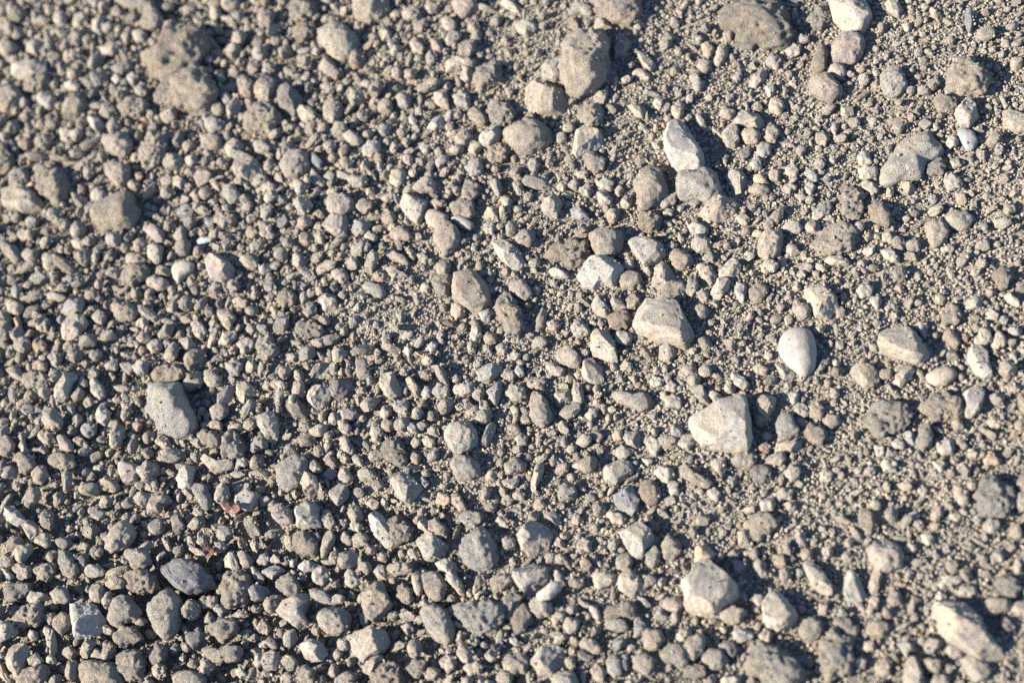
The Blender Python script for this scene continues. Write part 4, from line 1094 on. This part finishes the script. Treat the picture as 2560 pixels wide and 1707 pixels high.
def area_of(P):
    x, y = P[:, 0], P[:, 1]
    return 0.5 * (np.dot(x, np.roll(y, -1)) - np.dot(y, np.roll(x, -1)))

def centre_of(P):
    Q = np.roll(P, -1, 0); cr = P[:, 0] * Q[:, 1] - Q[:, 0] * P[:, 1]
    return ((P + Q) * cr[:, None]).sum(0) / (3 * cr.sum())

stones = []
for line in CATALOG.strip().split('\n'):
    if line.startswith('#'):
        ox = ORIGIN_X[int(line[2]) - 1]; oy = ORIGIN_Y['ABCD'.index(line[1])]; continue
    f = line.split(';')
    P = np.array([[float(v) for v in q.split(',')] for q in f[0].split()]) * (440.0 / 1568.0) + (ox, oy)
    if area_of(P) < 0: P = P[::-1]
    ck = f[2].split()
    lab = f[3].strip() if len(f) > 3 else ''
    stones.append(dict(px=P, c=centre_of(P), a=abs(area_of(P)), style=f[1], col=ck[0], hk=float(ck[1]) if len(ck) > 1 else 1.0, lab=lab))

# the same stone noted twice where two study areas met
keep = []
for s in sorted(stones, key=lambda s: (not s['lab'], -s['a'])):
    if any(np.hypot(*(s['c'] - k['c'])) < 0.45 * math.sqrt(min(s['a'], k['a']) / math.pi) and s['hk'] < 1.5 for k in keep): continue
    keep.append(s)
stones = keep
N_NAMED = 300
named = [s for s in stones if s['lab']]
rest = sorted([s for s in stones if not s['lab']], key=lambda s: -s['a'])
named += rest[:N_NAMED - len(named)]; rest = rest[N_NAMED - sum(1 for s in stones if s['lab']):]

# where the stones stand
def settle(s, i):
    z = 0.0
    for _ in range(3):
        c = unproject(s['c'][0], s['c'][1], z); z = float(terrain(c[0], c[1]))
    req = math.sqrt(abs(area_of(unproject(s['px'][:, 0], s['px'][:, 1], z)[:, :2])) / math.pi)
    k = {'F': 0.80, 'A': 0.84, 'R': 0.74, 'C': 0.64, 'S': 0.62}[s['style']] * s['hk'] * (0.9 + 0.2 * ((i * 7919) % 100) / 100)
    up = k * req
    ze = z + 0.10 * req
    P = unproject(s['px'][:, 0], s['px'][:, 1], ze + 0.18 * up)[:, :2]
    if area_of(P) < 0: P = P[::-1]
    c = centre_of(P)
    s.update(loc=np.array([c[0], c[1], ze]), poly=(P - c) * 1.04, req=req, up=up, down=0.55 * req, seed=i + 11)
for i, s in enumerate(named + rest): settle(s, i)
s_cube = [s for s in named if s['lab'].startswith('tiny pale cube')]
for s in s_cube: s['loc'][2] += 0.006
for s in named:
    if s['lab'].startswith('white crescent-shaped') or s['lab'].startswith('purple-grey shard'): s['loc'][2] += 0.007

# ------------------------------------------------------------------ labels
land = [s for s in named if s['lab']]
shorts = [s['lab'].split('/')[0] for s in land]
for s in land:
    s['short'] = s['lab'].split('/')[0]
    s['label'] = s['lab'].replace('/', ' ')
land_u = [s for s in land if shorts.count(s['short']) == 1 and len(s['short'].split()) <= 6]
SHAPE = {'F': 'flat angular', 'A': 'angular', 'R': 'rounded', 'C': 'crumbly', 'S': 'smooth'}
DIRS = ['right of', 'down and right of', 'directly below', 'down and left of', 'left of', 'up and left of', 'directly above', 'up and right of']
used = set()
for s in named:
    if s['lab']: continue
    near = sorted(land_u, key=lambda k: np.hypot(*(k['c'] - s['c'])))
    noun = 'clod' if s['style'] == 'C' else 'pebble' if s['req'] < 0.014 else 'stone'
    P = s['px'] - s['c']
    ev = np.sqrt(np.linalg.eigvalsh(np.cov(P.T)))
    shape = SHAPE[s['style']]
    if ev[1] / ev[0] > 1.75: shape = 'long ' + shape
    for k in near[:6]:
        dx, dy = s['c'] - k['c']
        d = DIRS[int(round(math.degrees(math.atan2(dy, dx)) / 45.0)) % 8]
        key = (id(k), d)
        if key in used: continue
        used.add(key)
        s['label'] = f"{WORD[s['col']]} {shape} {noun} {d} the {k['short']}"
        break
    else:
        s['label'] = f"{WORD[s['col']]} {shape} {noun} between the {near[0]['short']} and the {near[1]['short']}"

GROUP = {'F': 'flat slabs lying in the gravel', 'C': 'soil clods lying among the gravel', 'A': 'broken stones lying in the gravel', 'R': 'rounded stones lying in the gravel', 'S': 'smooth pebbles lying in the gravel'}

# ------------------------------------------------------------------ the ground
DROP = 0.0055                             # how much deeper the bed lies where it is open pebbles
def coarse(x, y):
    """1 where the bed is open pebbles, 0 where it is sandy grit"""
    u, v = project(np.stack([x, y, np.zeros_like(x)], -1))
    u = u / W; v = v / H
    c = 0.95 - 1.15 * np.clip((u - 0.16) / 0.55, 0, 1)
    c = c + 0.55 * np.clip((v - 0.70) / 0.25, 0, 1) * np.clip(1.3 - u, 0, 1)
    c = c - 0.7 * np.exp(-(((u - 0.375) / 0.05) ** 2 + ((v - 0.44) / 0.05) ** 2))   # a powdery patch
    c = c + 0.30 * noise2(x * 14, y * 14, 31)
    return np.clip(c, 0.04, 1)

def powder(x, y):
    """a patch of pale dust near the middle"""
    u, v = project(np.stack([x, y, np.zeros_like(x)], -1))
    return np.exp(-(((u / W - 0.382) / 0.040) ** 2 + ((v / H - 0.435) / 0.048) ** 2)) * np.clip(0.75 + 0.6 * noise2(x * 40, y * 40, 61), 0, 1)

def depth(x, y):
    """how open the bed is: deepest between the large stones of the lower left"""
    u, v = project(np.stack([x, y, np.zeros_like(x)], -1))
    return (0.45 + 0.75 * coarse(x, y)) * (1 + 1.1 * np.clip((v / H - 0.60) / 0.25, 0, 1) * np.clip((0.50 - u / W) / 0.25, 0, 1))

corner = np.array([unproject(x, y)[:2] for x, y in ((0, 0), (W, 0), (W, H), (0, H))])
X0, Y0 = corner.min(0) - 0.10; X1, Y1 = corner.max(0) + 0.10
CELL = 0.001
MX0, MY0 = X0 - 0.12, Y0 - 0.12
NXC, NYC = int((X1 + 0.12 - MX0) / CELL), int((Y1 + 0.12 - MY0) / CELL)
cx = MX0 + (np.arange(NXC) + 0.5) * CELL; cy = MY0 + (np.arange(NYC) + 0.5) * CELL
CX, CY = np.meshgrid(cx, cy)
BASE = terrain(CX, CY) - DROP * depth(CX, CY) + 0.0065 * powder(CX, CY)    # the soil
HT = BASE.copy()                          # height of whatever lies at each spot
_u, _v = project(np.stack([CX, CY, np.zeros_like(CX)], -1))
OCC = (_u < -300) | (_u > W + 300) | (_v < -300) | (_v > H + 300)  # stop a hand's breadth outside the view
FAROUT = OCC.copy() #         # taken by a stone
BIG = np.zeros((NYC, NXC), bool)

def cells(x, y, r):
    return (max(0, int((x - r - MX0) / CELL)), min(NXC, int((x + r - MX0) / CELL) + 1),
            max(0, int((y - r - MY0) / CELL)), min(NYC, int((y + r - MY0) / CELL) + 1))

for s in named + rest:
    rm = float(np.hypot(s['poly'][:, 0], s['poly'][:, 1]).max())
    i0, i1, j0, j1 = cells(s['loc'][0], s['loc'][1], rm * 1.5)
    if i1 <= i0 or j1 <= j0: continue
    dx = CX[j0:j1, i0:i1] - s['loc'][0]; dy = CY[j0:j1, i0:i1] - s['loc'][1]
    R = radial(s['poly'], np.arctan2(dy, dx).ravel(), 0.05).reshape(dx.shape)
    q = np.hypot(dx, dy) / R
    ins = q < 1
    # fines banked against the stone's foot
    bank = np.where(q > 0.8, 0.17 * s['up'] * np.exp(-(np.maximum(q - 0.9, 0) / 0.22) ** 2), 0) * (0.55 + 0.45 * noise2(dx * 90, dy * 90, s['seed']))
    floor = float(terrain(s['loc'][0], s['loc'][1])) - 0.002
    BASE[j0:j1, i0:i1] = np.where(bank > 0.0003, np.maximum(BASE[j0:j1, i0:i1], np.minimum(floor, BASE[j0:j1, i0:i1] + 0.003) + bank), BASE[j0:j1, i0:i1])
    HT[j0:j1, i0:i1] = np.maximum(HT[j0:j1, i0:i1], BASE[j0:j1, i0:i1])
    OCC[j0:j1, i0:i1] |= q < 0.96
    BIG[j0:j1, i0:i1] |= q < 1.0
    top = s['loc'][2] + s['up'] * 0.9 * np.sqrt(np.clip(1 - q * q, 0, 1))
    HT[j0:j1, i0:i1] = np.where(ins, np.maximum(HT[j0:j1, i0:i1], top), HT[j0:j1, i0:i1])

STEP = 0.0026
def lines(lo, hi):
    inner = np.arange(lo, hi, STEP); out = [0.01]
    while out[-1] < 60: out.append(out[-1] * 1.35 + 0.01)
    return np.concatenate([lo - np.array(out)[::-1], inner, inner[-1] + np.array(out)])
gx, gy = lines(X0, X1), lines(Y0, Y1)
XX, YY = np.meshgrid(gx, gy)
_i = np.round((XX - MX0) / CELL - 0.5).astype(int); _j = np.round((YY - MY0) / CELL - 0.5).astype(int)
_in = (_i >= 0) & (_i < NXC) & (_j >= 0) & (_j < NYC)
ZZ = np.where(_in, BASE[_j.clip(0, NYC - 1), _i.clip(0, NXC - 1)], terrain(XX, YY) - DROP * 0.5) + 0.0018 * noise2(XX * 120, YY * 120, 21) + 0.0009 * noise2(XX * 330, YY * 330, 22) - 0.0015
nx_, ny_ = len(gx), len(gy)
idx = np.arange(nx_ * ny_).reshape(ny_, nx_)
GF = np.stack([idx[:-1, :-1], idx[:-1, 1:], idx[1:, 1:], idx[1:, :-1]], -1).reshape(-1, 4)
ground = bpy.data.objects.new('ground', mesh_of('ground', np.stack([XX, YY, ZZ], -1).reshape(-1, 3), GF, soil_material()))
ground['kind'] = 'structure'
scene.collection.objects.link(ground)

# ------------------------------------------------------------------ the stones one can tell apart
def jitter(col, i, amount=0.10):
    g = np.random.default_rng(900 + i)
    k = 1 + amount * g.uniform(-1, 1); t = 0.035 * g.uniform(-1, 1)
    return (col[0] * k * (1 + t), col[1] * k, col[2] * k * (1 - t), 1.0)

for i, s in enumerate(named):
    level = 4 if s['req'] > 0.0135 else 3
    V, F = stone_shape(s['poly'], s['up'], s['down'], s['style'], level, s['seed'])
    nm = 'soil_clod' if s['style'] == 'C' else ('pebble' if s['req'] < 0.014 else 'stone')
    o = bpy.data.objects.new(nm, mesh_of(nm, V, F, MAT[s['style']], sharp=0.5 if s['style'] in 'AF' else None))
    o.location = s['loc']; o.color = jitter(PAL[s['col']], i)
    o['label'] = s['label']; o['category'] = 'clod' if s['style'] == 'C' else 'stone'; o['group'] = GROUP[s['style']]
    scene.collection.objects.link(o)

# ------------------------------------------------------------------ the loose gravel between them
pts, scl, rot, col, var = [], [], [], [], []
def keepit(x, y, z, sx, sy, sz, tint, variants):
    pts.append((x, y, z)); scl.append((sx, sy, sz)); col.append(tint)
    var.append(int(rng.integers(*variants)))

TINTS = [('t', .56), ('g', .20), ('l', .14), ('b', .05), ('p', .025), ('w', .012), ('d', .004), ('u', .004), ('o', .003)]
tk = [t for t, _ in TINTS]; tp = np.array([p for _, p in TINTS]); tp = np.cumsum(tp / tp.sum())
def tint():
    c = PAL[tk[int(np.searchsorted(tp, rng.random()))]]
    k = 1.12 * (1 + 0.15 * rng.uniform(-1, 1))
    return (c[0] * k, c[1] * k, c[2] * k, 1.0)

N_PEB, N_GRIT = 36, 14
def pack(r0, r1, tries, allow, lift, weight):
    n = 0
    X = rng.uniform(MX0, MX0 + NXC * CELL, tries); Y = rng.uniform(MY0, MY0 + NYC * CELL, tries)
    ok = rng.random(tries) < weight(coarse(X, Y))
    ok &= rng.random(tries) > 0.8 * powder(X, Y)
    X, Y = X[ok], Y[ok]
    Rr = r0 + (r1 - r0) * rng.random(len(X))
    TT = BASE[((Y - MY0) / CELL).astype(int).clip(0, NYC - 1), ((X - MX0) / CELL).astype(int).clip(0, NXC - 1)]
    TT = TT + DROP * depth(X, Y) * np.clip(Rr / 0.008 - 0.25, 0, 1)
    for x, y, r, t in zip(X, Y, Rr, TT):
        i = int((x - MX0) / CELL); j = int((y - MY0) / CELL)
        if OCC[j, i]: continue
        i0, i1, j0, j1 = cells(x, y, r)
        w = OCC[j0:j1, i0:i1]
        if w.mean() > allow: continue
        kx, ky, kz = rng.uniform(0.85, 1.35), rng.uniform(0.70, 1.1), rng.uniform(0.6, 1.0)
        if rng.random() < 0.25: kx, ky, kz = rng.uniform(1.2, 1.75), rng.uniform(0.45, 0.75), rng.uniform(0.35, 0.7)   # flakes and slivers
        z = t + r * rng.uniform(*lift)
        d2 = ((CX[j0:j1, i0:i1] - x) ** 2 + (CY[j0:j1, i0:i1] - y) ** 2) / (r * r)
        w |= d2 < 0.92
        HT[j0:j1, i0:i1] = np.maximum(HT[j0:j1, i0:i1], np.where(d2 < 1, z + r * kz * 0.85 * np.sqrt(np.clip(1 - d2, 0, 1)), -1))
        keepit(x, y, z, r * kx, r * ky, r * kz, tint(), (0, N_PEB)); n += 1
    return n

pack(0.0100, 0.0135, 3400, 0.10, (-0.05, 0.4), lambda c: np.clip(c * 0.9 - 0.05, 0.02, 1))
pack(0.0072, 0.0102, 11000, 0.12, (-0.05, 0.45), lambda c: np.clip(c * 1.0, 0.07, 1))
pack(0.0052, 0.0074, 30000, 0.14, (-0.1, 0.5), lambda c: np.clip(c * 1.1, 0.12, 1))
pack(0.0037, 0.0054, 50000, 0.16, (-0.1, 0.6), lambda c: np.clip(c * 1.0, 0.18, 1))
pack(0.0025, 0.0039, 65000, 0.20, (-0.1, 0.8), lambda c: np.clip(0.22 + c * 0.6, 0, 1))
pack(0.0016, 0.0026, 75000, 0.28, (-0.1, 1.0), lambda c: np.clip(0.45 + c * 0.5, 0, 1))
N_PACKED = len(pts)

# the odd pebble that came to rest on the others
for _ in range(2600):
    x, y = rng.uniform(X0, X1), rng.uniform(Y0, Y1)
    i, j = int((x - MX0) / CELL), int((y - MY0) / CELL)
    if BIG[j, i] or rng.random() > coarse(np.array([x]), np.array([y]))[0]: continue
    r = rng.uniform(0.003, 0.0062)
    i0, i1, j0, j1 = cells(x, y, r)
    if BIG[j0:j1, i0:i1].any(): continue
    z = float(HT[j0:j1, i0:i1].mean()) + r * 0.35
    keepit(x, y, z, r * rng.uniform(.9, 1.3), r * rng.uniform(.75, 1.1), r * rng.uniform(.6, .9), tint(), (0, N_PEB))
    d2 = ((CX[j0:j1, i0:i1] - x) ** 2 + (CY[j0:j1, i0:i1] - y) ** 2) / (r * r)
    HT[j0:j1, i0:i1] = np.maximum(HT[j0:j1, i0:i1], np.where(d2 < 1, z + r * 0.6 * np.sqrt(np.clip(1 - d2, 0, 1)), -1))
peb_n = len(pts)

# ------------------------------------------------------------------ stuff: gravel and grit as scattered grains
def variants(n, level, prefix, mat, seed, styles):
    c = bpy.data.collections.new(prefix)
    for k in range(n):
        g = np.random.default_rng(seed + k)
        st = styles[k % len(styles)]
        m = int(g.integers(5, 9)) if st == 'A' else int(g.integers(7, 11))
        th = np.sort((np.arange(m) + g.uniform(-0.32, 0.32, m)) / m * 2 * math.pi)
        r = g.uniform(0.72, 1.18, m)
        V, F = stone_shape(np.stack([np.cos(th) * r, np.sin(th) * r], -1), 1.0, 0.95, st, level, seed + k)
        o = bpy.data.objects.new('%s_%02d' % (prefix, k), mesh_of('%s_%02d' % (prefix, k), V, F, mat, sharp=0.5 if st == 'A' else None))
        c.objects.link(o)
    return c

def scatter(name, label, category, P, S, R, C, I, coll, extra=None):
    """ONE object: loose points that each carry a grain, plus ready-made stones"""
    n = len(P); V = np.asarray(P, float); F = np.zeros((0, 3), int)
    ecol = np.zeros((0, 4))
    if extra is not None:
        EV, EF, ecol = extra
        F = EF + n; V = np.concatenate([V, EV])
    me = mesh_of(name, V, F, MAT_MESH)
    def attr(nm, kind, data, k, key):
        a_ = me.attributes.new(nm, kind, 'POINT'); a_.data.foreach_set(key, np.ascontiguousarray(data, dtype=np.int32 if kind == 'INT' else np.float32).ravel())
    m = len(V) - n
    pad = lambda A, k: np.concatenate([np.asarray(A, float), np.zeros((m, k))])
    attr('scl', 'FLOAT_VECTOR', pad(S, 3), 3, 'vector'); attr('rot', 'FLOAT_VECTOR', pad(R, 3), 3, 'vector')
    attr('pick', 'INT', np.concatenate([np.asarray(I), np.zeros(m)]), 1, 'value')
    attr('loose', 'INT', np.concatenate([np.ones(n), np.zeros(m)]), 1, 'value')
    attr('col', 'FLOAT_COLOR', np.concatenate([np.asarray(C, float), ecol]), 4, 'color')
    o = bpy.data.objects.new(name, me); scene.collection.objects.link(o)
    o['kind'] = 'stuff'; o['label'] = label; o['category'] = category
    nt = bpy.data.node_groups.new(name + '_grains', 'GeometryNodeTree')
    nt.interface.new_socket('Geometry', in_out='INPUT', socket_type='NodeSocketGeometry')
    nt.interface.new_socket('Geometry', in_out='OUTPUT', socket_type='NodeSocketGeometry')
    N, L = nt.nodes, nt.links
    gi = N.new('NodeGroupInput'); go = N.new('NodeGroupOutput')
    ci = N.new('GeometryNodeCollectionInfo'); ci.inputs['Collection'].default_value = coll
    ci.inputs['Separate Children'].default_value = True; ci.inputs['Reset Children'].default_value = True
    ip = N.new('GeometryNodeInstanceOnPoints')
    def named_attr(nm, kind):
        q = N.new('GeometryNodeInputNamedAttribute'); q.data_type = kind; q.inputs['Name'].default_value = nm
        return q.outputs['Attribute']
    loose = named_attr('loose', 'INT')
    er = N.new('FunctionNodeEulerToRotation')
    L.new(named_attr('rot', 'FLOAT_VECTOR'), er.inputs[0])
    L.new(gi.outputs[0], ip.inputs['Points']); L.new(loose, ip.inputs['Selection'])
    L.new(ci.outputs[0], ip.inputs['Instance']); ip.inputs['Pick Instance'].default_value = True
    L.new(named_attr('pick', 'INT'), ip.inputs['Instance Index'])
    L.new(er.outputs[0], ip.inputs['Rotation']); L.new(named_attr('scl', 'FLOAT_VECTOR'), ip.inputs['Scale'])
    dg = N.new('GeometryNodeDeleteGeometry'); L.new(gi.outputs[0], dg.inputs['Geometry']); L.new(loose, dg.inputs['Selection'])
    jg = N.new('GeometryNodeJoinGeometry')
    L.new(dg.outputs[0], jg.inputs[0]); L.new(ip.outputs[0], jg.inputs[0]); L.new(jg.outputs[0], go.inputs[0])
    md = o.modifiers.new('grains', 'NODES'); md.node_group = nt
    return o

# the smaller of the measured stones join the gravel
EV, EF, EC = [], [], []; off = 0
for i, s in enumerate(rest):
    V, F = stone_shape(s['poly'], s['up'], s['down'], s['style'], 3, s['seed'])
    EV.append(V + s['loc']); EF.append(F + off); off += len(V)
    EC.append(np.tile(jitter(PAL[s['col']], 3000 + i), (len(V), 1)))
R_ = np.stack([rng.uniform(-0.8, 0.8, peb_n), rng.uniform(-0.8, 0.8, peb_n), rng.uniform(0, 6.283, peb_n)], -1)
gravel = scatter('gravel', 'loose tan and grey gravel filling the gaps between the larger stones', 'gravel', pts, scl, R_, col, var,
                 variants(N_PEB, 3, 'gravel_grain', MAT_INST, 500, 'ACARACC'), (np.concatenate(EV), np.concatenate(EF), np.concatenate(EC)))

# grit: every grain sits on what lies beneath it; little of it stays on the stones
NG = 420000
x = rng.uniform(X0, X1, NG); y = rng.uniform(Y0, Y1, NG)
u, v = project(np.stack([x, y, np.zeros(NG)], -1))
inside = (u > -120) & (u < W + 120) & (v > -120) & (v < H + 120)
ii = ((x - MX0) / CELL).astype(int); jj = ((y - MY0) / CELL).astype(int)
big = BIG[jj, ii]; occ = OCC[jj, ii]
p_keep = np.where(big, 0.07, np.where(occ, 0.22, 0.95)) * np.where(inside, 1.0, 0.0) * (1 - 0.22 * depth(x, y)) * (1 - 0.6 * powder(x, y))
sel = rng.random(NG) < p_keep
x, y, ii, jj, big, occ = x[sel], y[sel], ii[sel], jj[sel], big[sel], occ[sel]
n = len(x)
r = 0.0004 + 0.0016 * rng.random(n) ** 2.3
r = np.where(big | occ, r * 0.75, r)
z = HT[jj, ii] + r * rng.uniform(-0.4, 0.9, n)
tc = np.where((rng.random(n) < 0.008)[:, None], np.array(PAL['v']), np.array([PAL[k] for k in tk])[np.searchsorted(tp, rng.random(n)).clip(0, len(tk) - 1)]) * rng.uniform(0.80, 1.22, n)[:, None]  # a few bright grains stand in for sparkling glints, painted as colour
S_ = r[:, None] * rng.uniform(0.7, 1.25, (n, 3))
grit = scatter('grit', 'fine sandy grit sprinkled over the ground between the stones', 'grit', np.stack([x, y, z], -1), S_, rng.uniform(0, 6.283, (n, 3)),
               np.concatenate([tc, np.ones((n, 1))], 1), rng.integers(0, N_GRIT, n),
               variants(N_GRIT, 1, 'grit_grain', MAT_GRIT, 800, 'ACA'))
print('named', len(named), 'rest', len(rest), 'packed', N_PACKED, 'pebbles', peb_n, 'grit', n)

# ------------------------------------------------------------------ small finds: leaf, strip, twig
def ground_top(px, py):
    p = unproject(px, py, 0.0)
    for _ in range(2):
        i = int((p[0] - MX0) / CELL); j = int((p[1] - MY0) / CELL)
        p = unproject(px, py, float(HT[j, i]))
    return p

def thin_patch(name, outline, thick, curl, mat, label, category, lift=0.002):
    """a dry, curled, thin piece with both faces and an edge"""
    P = np.array([ground_top(*q)[:2] for q in outline]); c = P.mean(0); zc = max(ground_top(*q)[2] for q in outline) + lift
    th = np.linspace(0, 2 * math.pi, 40, endpoint=False)
    if area_of(P) < 0: P = P[::-1]
    R = radial(P - c, th, 0.06)
    top = []
    for q in (1.0, 0.75, 0.45, 0.2):
        xy = np.stack([np.cos(th) * R * q, np.sin(th) * R * q], -1)
        zz = curl * (q ** 2) * (np.cos(th * 2 + 0.7)) * R.mean() + 0.0012 * noise2(xy[:, 0] * 300, xy[:, 1] * 300, 77)
        top.append(np.concatenate([xy, zz[:, None]], 1))
    top = np.array(top); bot = top - (0, 0, thick)
    V = np.concatenate([top.reshape(-1, 3), bot.reshape(-1, 3), [[0, 0, 0]], [[0, 0, -thick]]]); n_ = 40; F = []
    for side, base in ((0, 0), (1, 160)):
        for k in range(3):
            for q in range(n_):
                a_, b_, c_2, d_ = base + k * n_ + q, base + k * n_ + (q + 1) % n_, base + (k + 1) * n_ + (q + 1) % n_, base + (k + 1) * n_ + q
                F += [(a_, b_, c_2), (a_, c_2, d_)] if side == 0 else [(c_2, b_, a_), (d_, c_2, a_)]
        for q in range(n_):
            a_, b_ = base + 120 + q, base + 120 + (q + 1) % n_
            F.append((a_, b_, 320) if side == 0 else (b_, a_, 321))
    for q in range(n_):
        a_, b_ = q, (q + 1) % n_
        F += [(b_, a_, a_ + 160), (b_, a_ + 160, b_ + 160)]
    o = bpy.data.objects.new(name, mesh_of(name, V, np.array(F), mat)); o.location = (c[0], c[1], zc)
    o['label'] = label; o['category'] = category; scene.collection.objects.link(o)
    return o

def D2(x, y): return (420 + x * 440 / 1568, 1267 + y * 440 / 1568)
def C3(x, y): return (840 + x * 440 / 1568, 840 + y * 440 / 1568)
red = plain_material('dry_leaf', (0.13, 0.062, 0.042), 0.6)
thin_patch('leaf_fragment', [D2(*q) for q in ((530, 30), (570, -35), (650, -5), (725, 80), (640, 112), (560, 85))], 0.0006, 0.35, red,
           'curled red-brown leaf fragment below the greyish fan-shaped stone', 'leaf', 0.004)
thin_patch('leaf_strip', [D2(*q) for q in ((325, 365), (415, 360), (455, 430), (430, 540), (365, 585), (375, 500), (395, 430))], 0.0008, 0.3, red,
           'curled red-brown leaf strip beside the pale splinter and dark flat slate', 'leaf', 0.005)

def twig(name, a_, b_, rad, mat, label):
    p0, p1 = ground_top(*a_), ground_top(*b_); p0[2] += rad * 2; p1[2] += rad * 2
    d = p1 - p0; L_ = np.linalg.norm(d); d /= L_
    s1 = np.cross(d, (0, 0, 1)); s1 /= np.linalg.norm(s1); s2 = np.cross(s1, d)
    V, F = [], []
    for k in range(9):
        t = k / 8; c = p0 + d * L_ * t + s1 * 0.08 * L_ * math.sin(t * 3.1) + s2 * 0.05 * L_ * math.sin(t * 5)
        rr = rad * (1 - 0.5 * t)
        for q in range(6):
            an = q / 6 * 2 * math.pi; V.append(c - p0 + (s1 * math.cos(an) + s2 * math.sin(an)) * rr)
    for k in range(8):
        for q in range(6):
            a1, b1 = k * 6 + q, k * 6 + (q + 1) % 6
            F += [(a1, b1, b1 + 6), (a1, b1 + 6, a1 + 6)]
    for q in range(1, 5):
        F += [(0, q + 1, q), (48, 48 + q, 48 + q + 1)]
    o = bpy.data.objects.new(name, mesh_of(name, np.array(V), np.array(F), mat)); o.location = p0
    o['label'] = label; o['category'] = 'twig'; scene.collection.objects.link(o)
twig('straw', (1614, 398), (1632, 416), 0.0005, plain_material('straw', (0.45, 0.36, 0.22), 0.7), 'short pale straw above the large dusty cobble with pale edge')
twig('twig', C3(715, 150), C3(802, 192), 0.0009, plain_material('dry_twig', (0.42, 0.24, 0.11), 0.7), 'tiny orange-brown twig in the dark hollow near the centre')
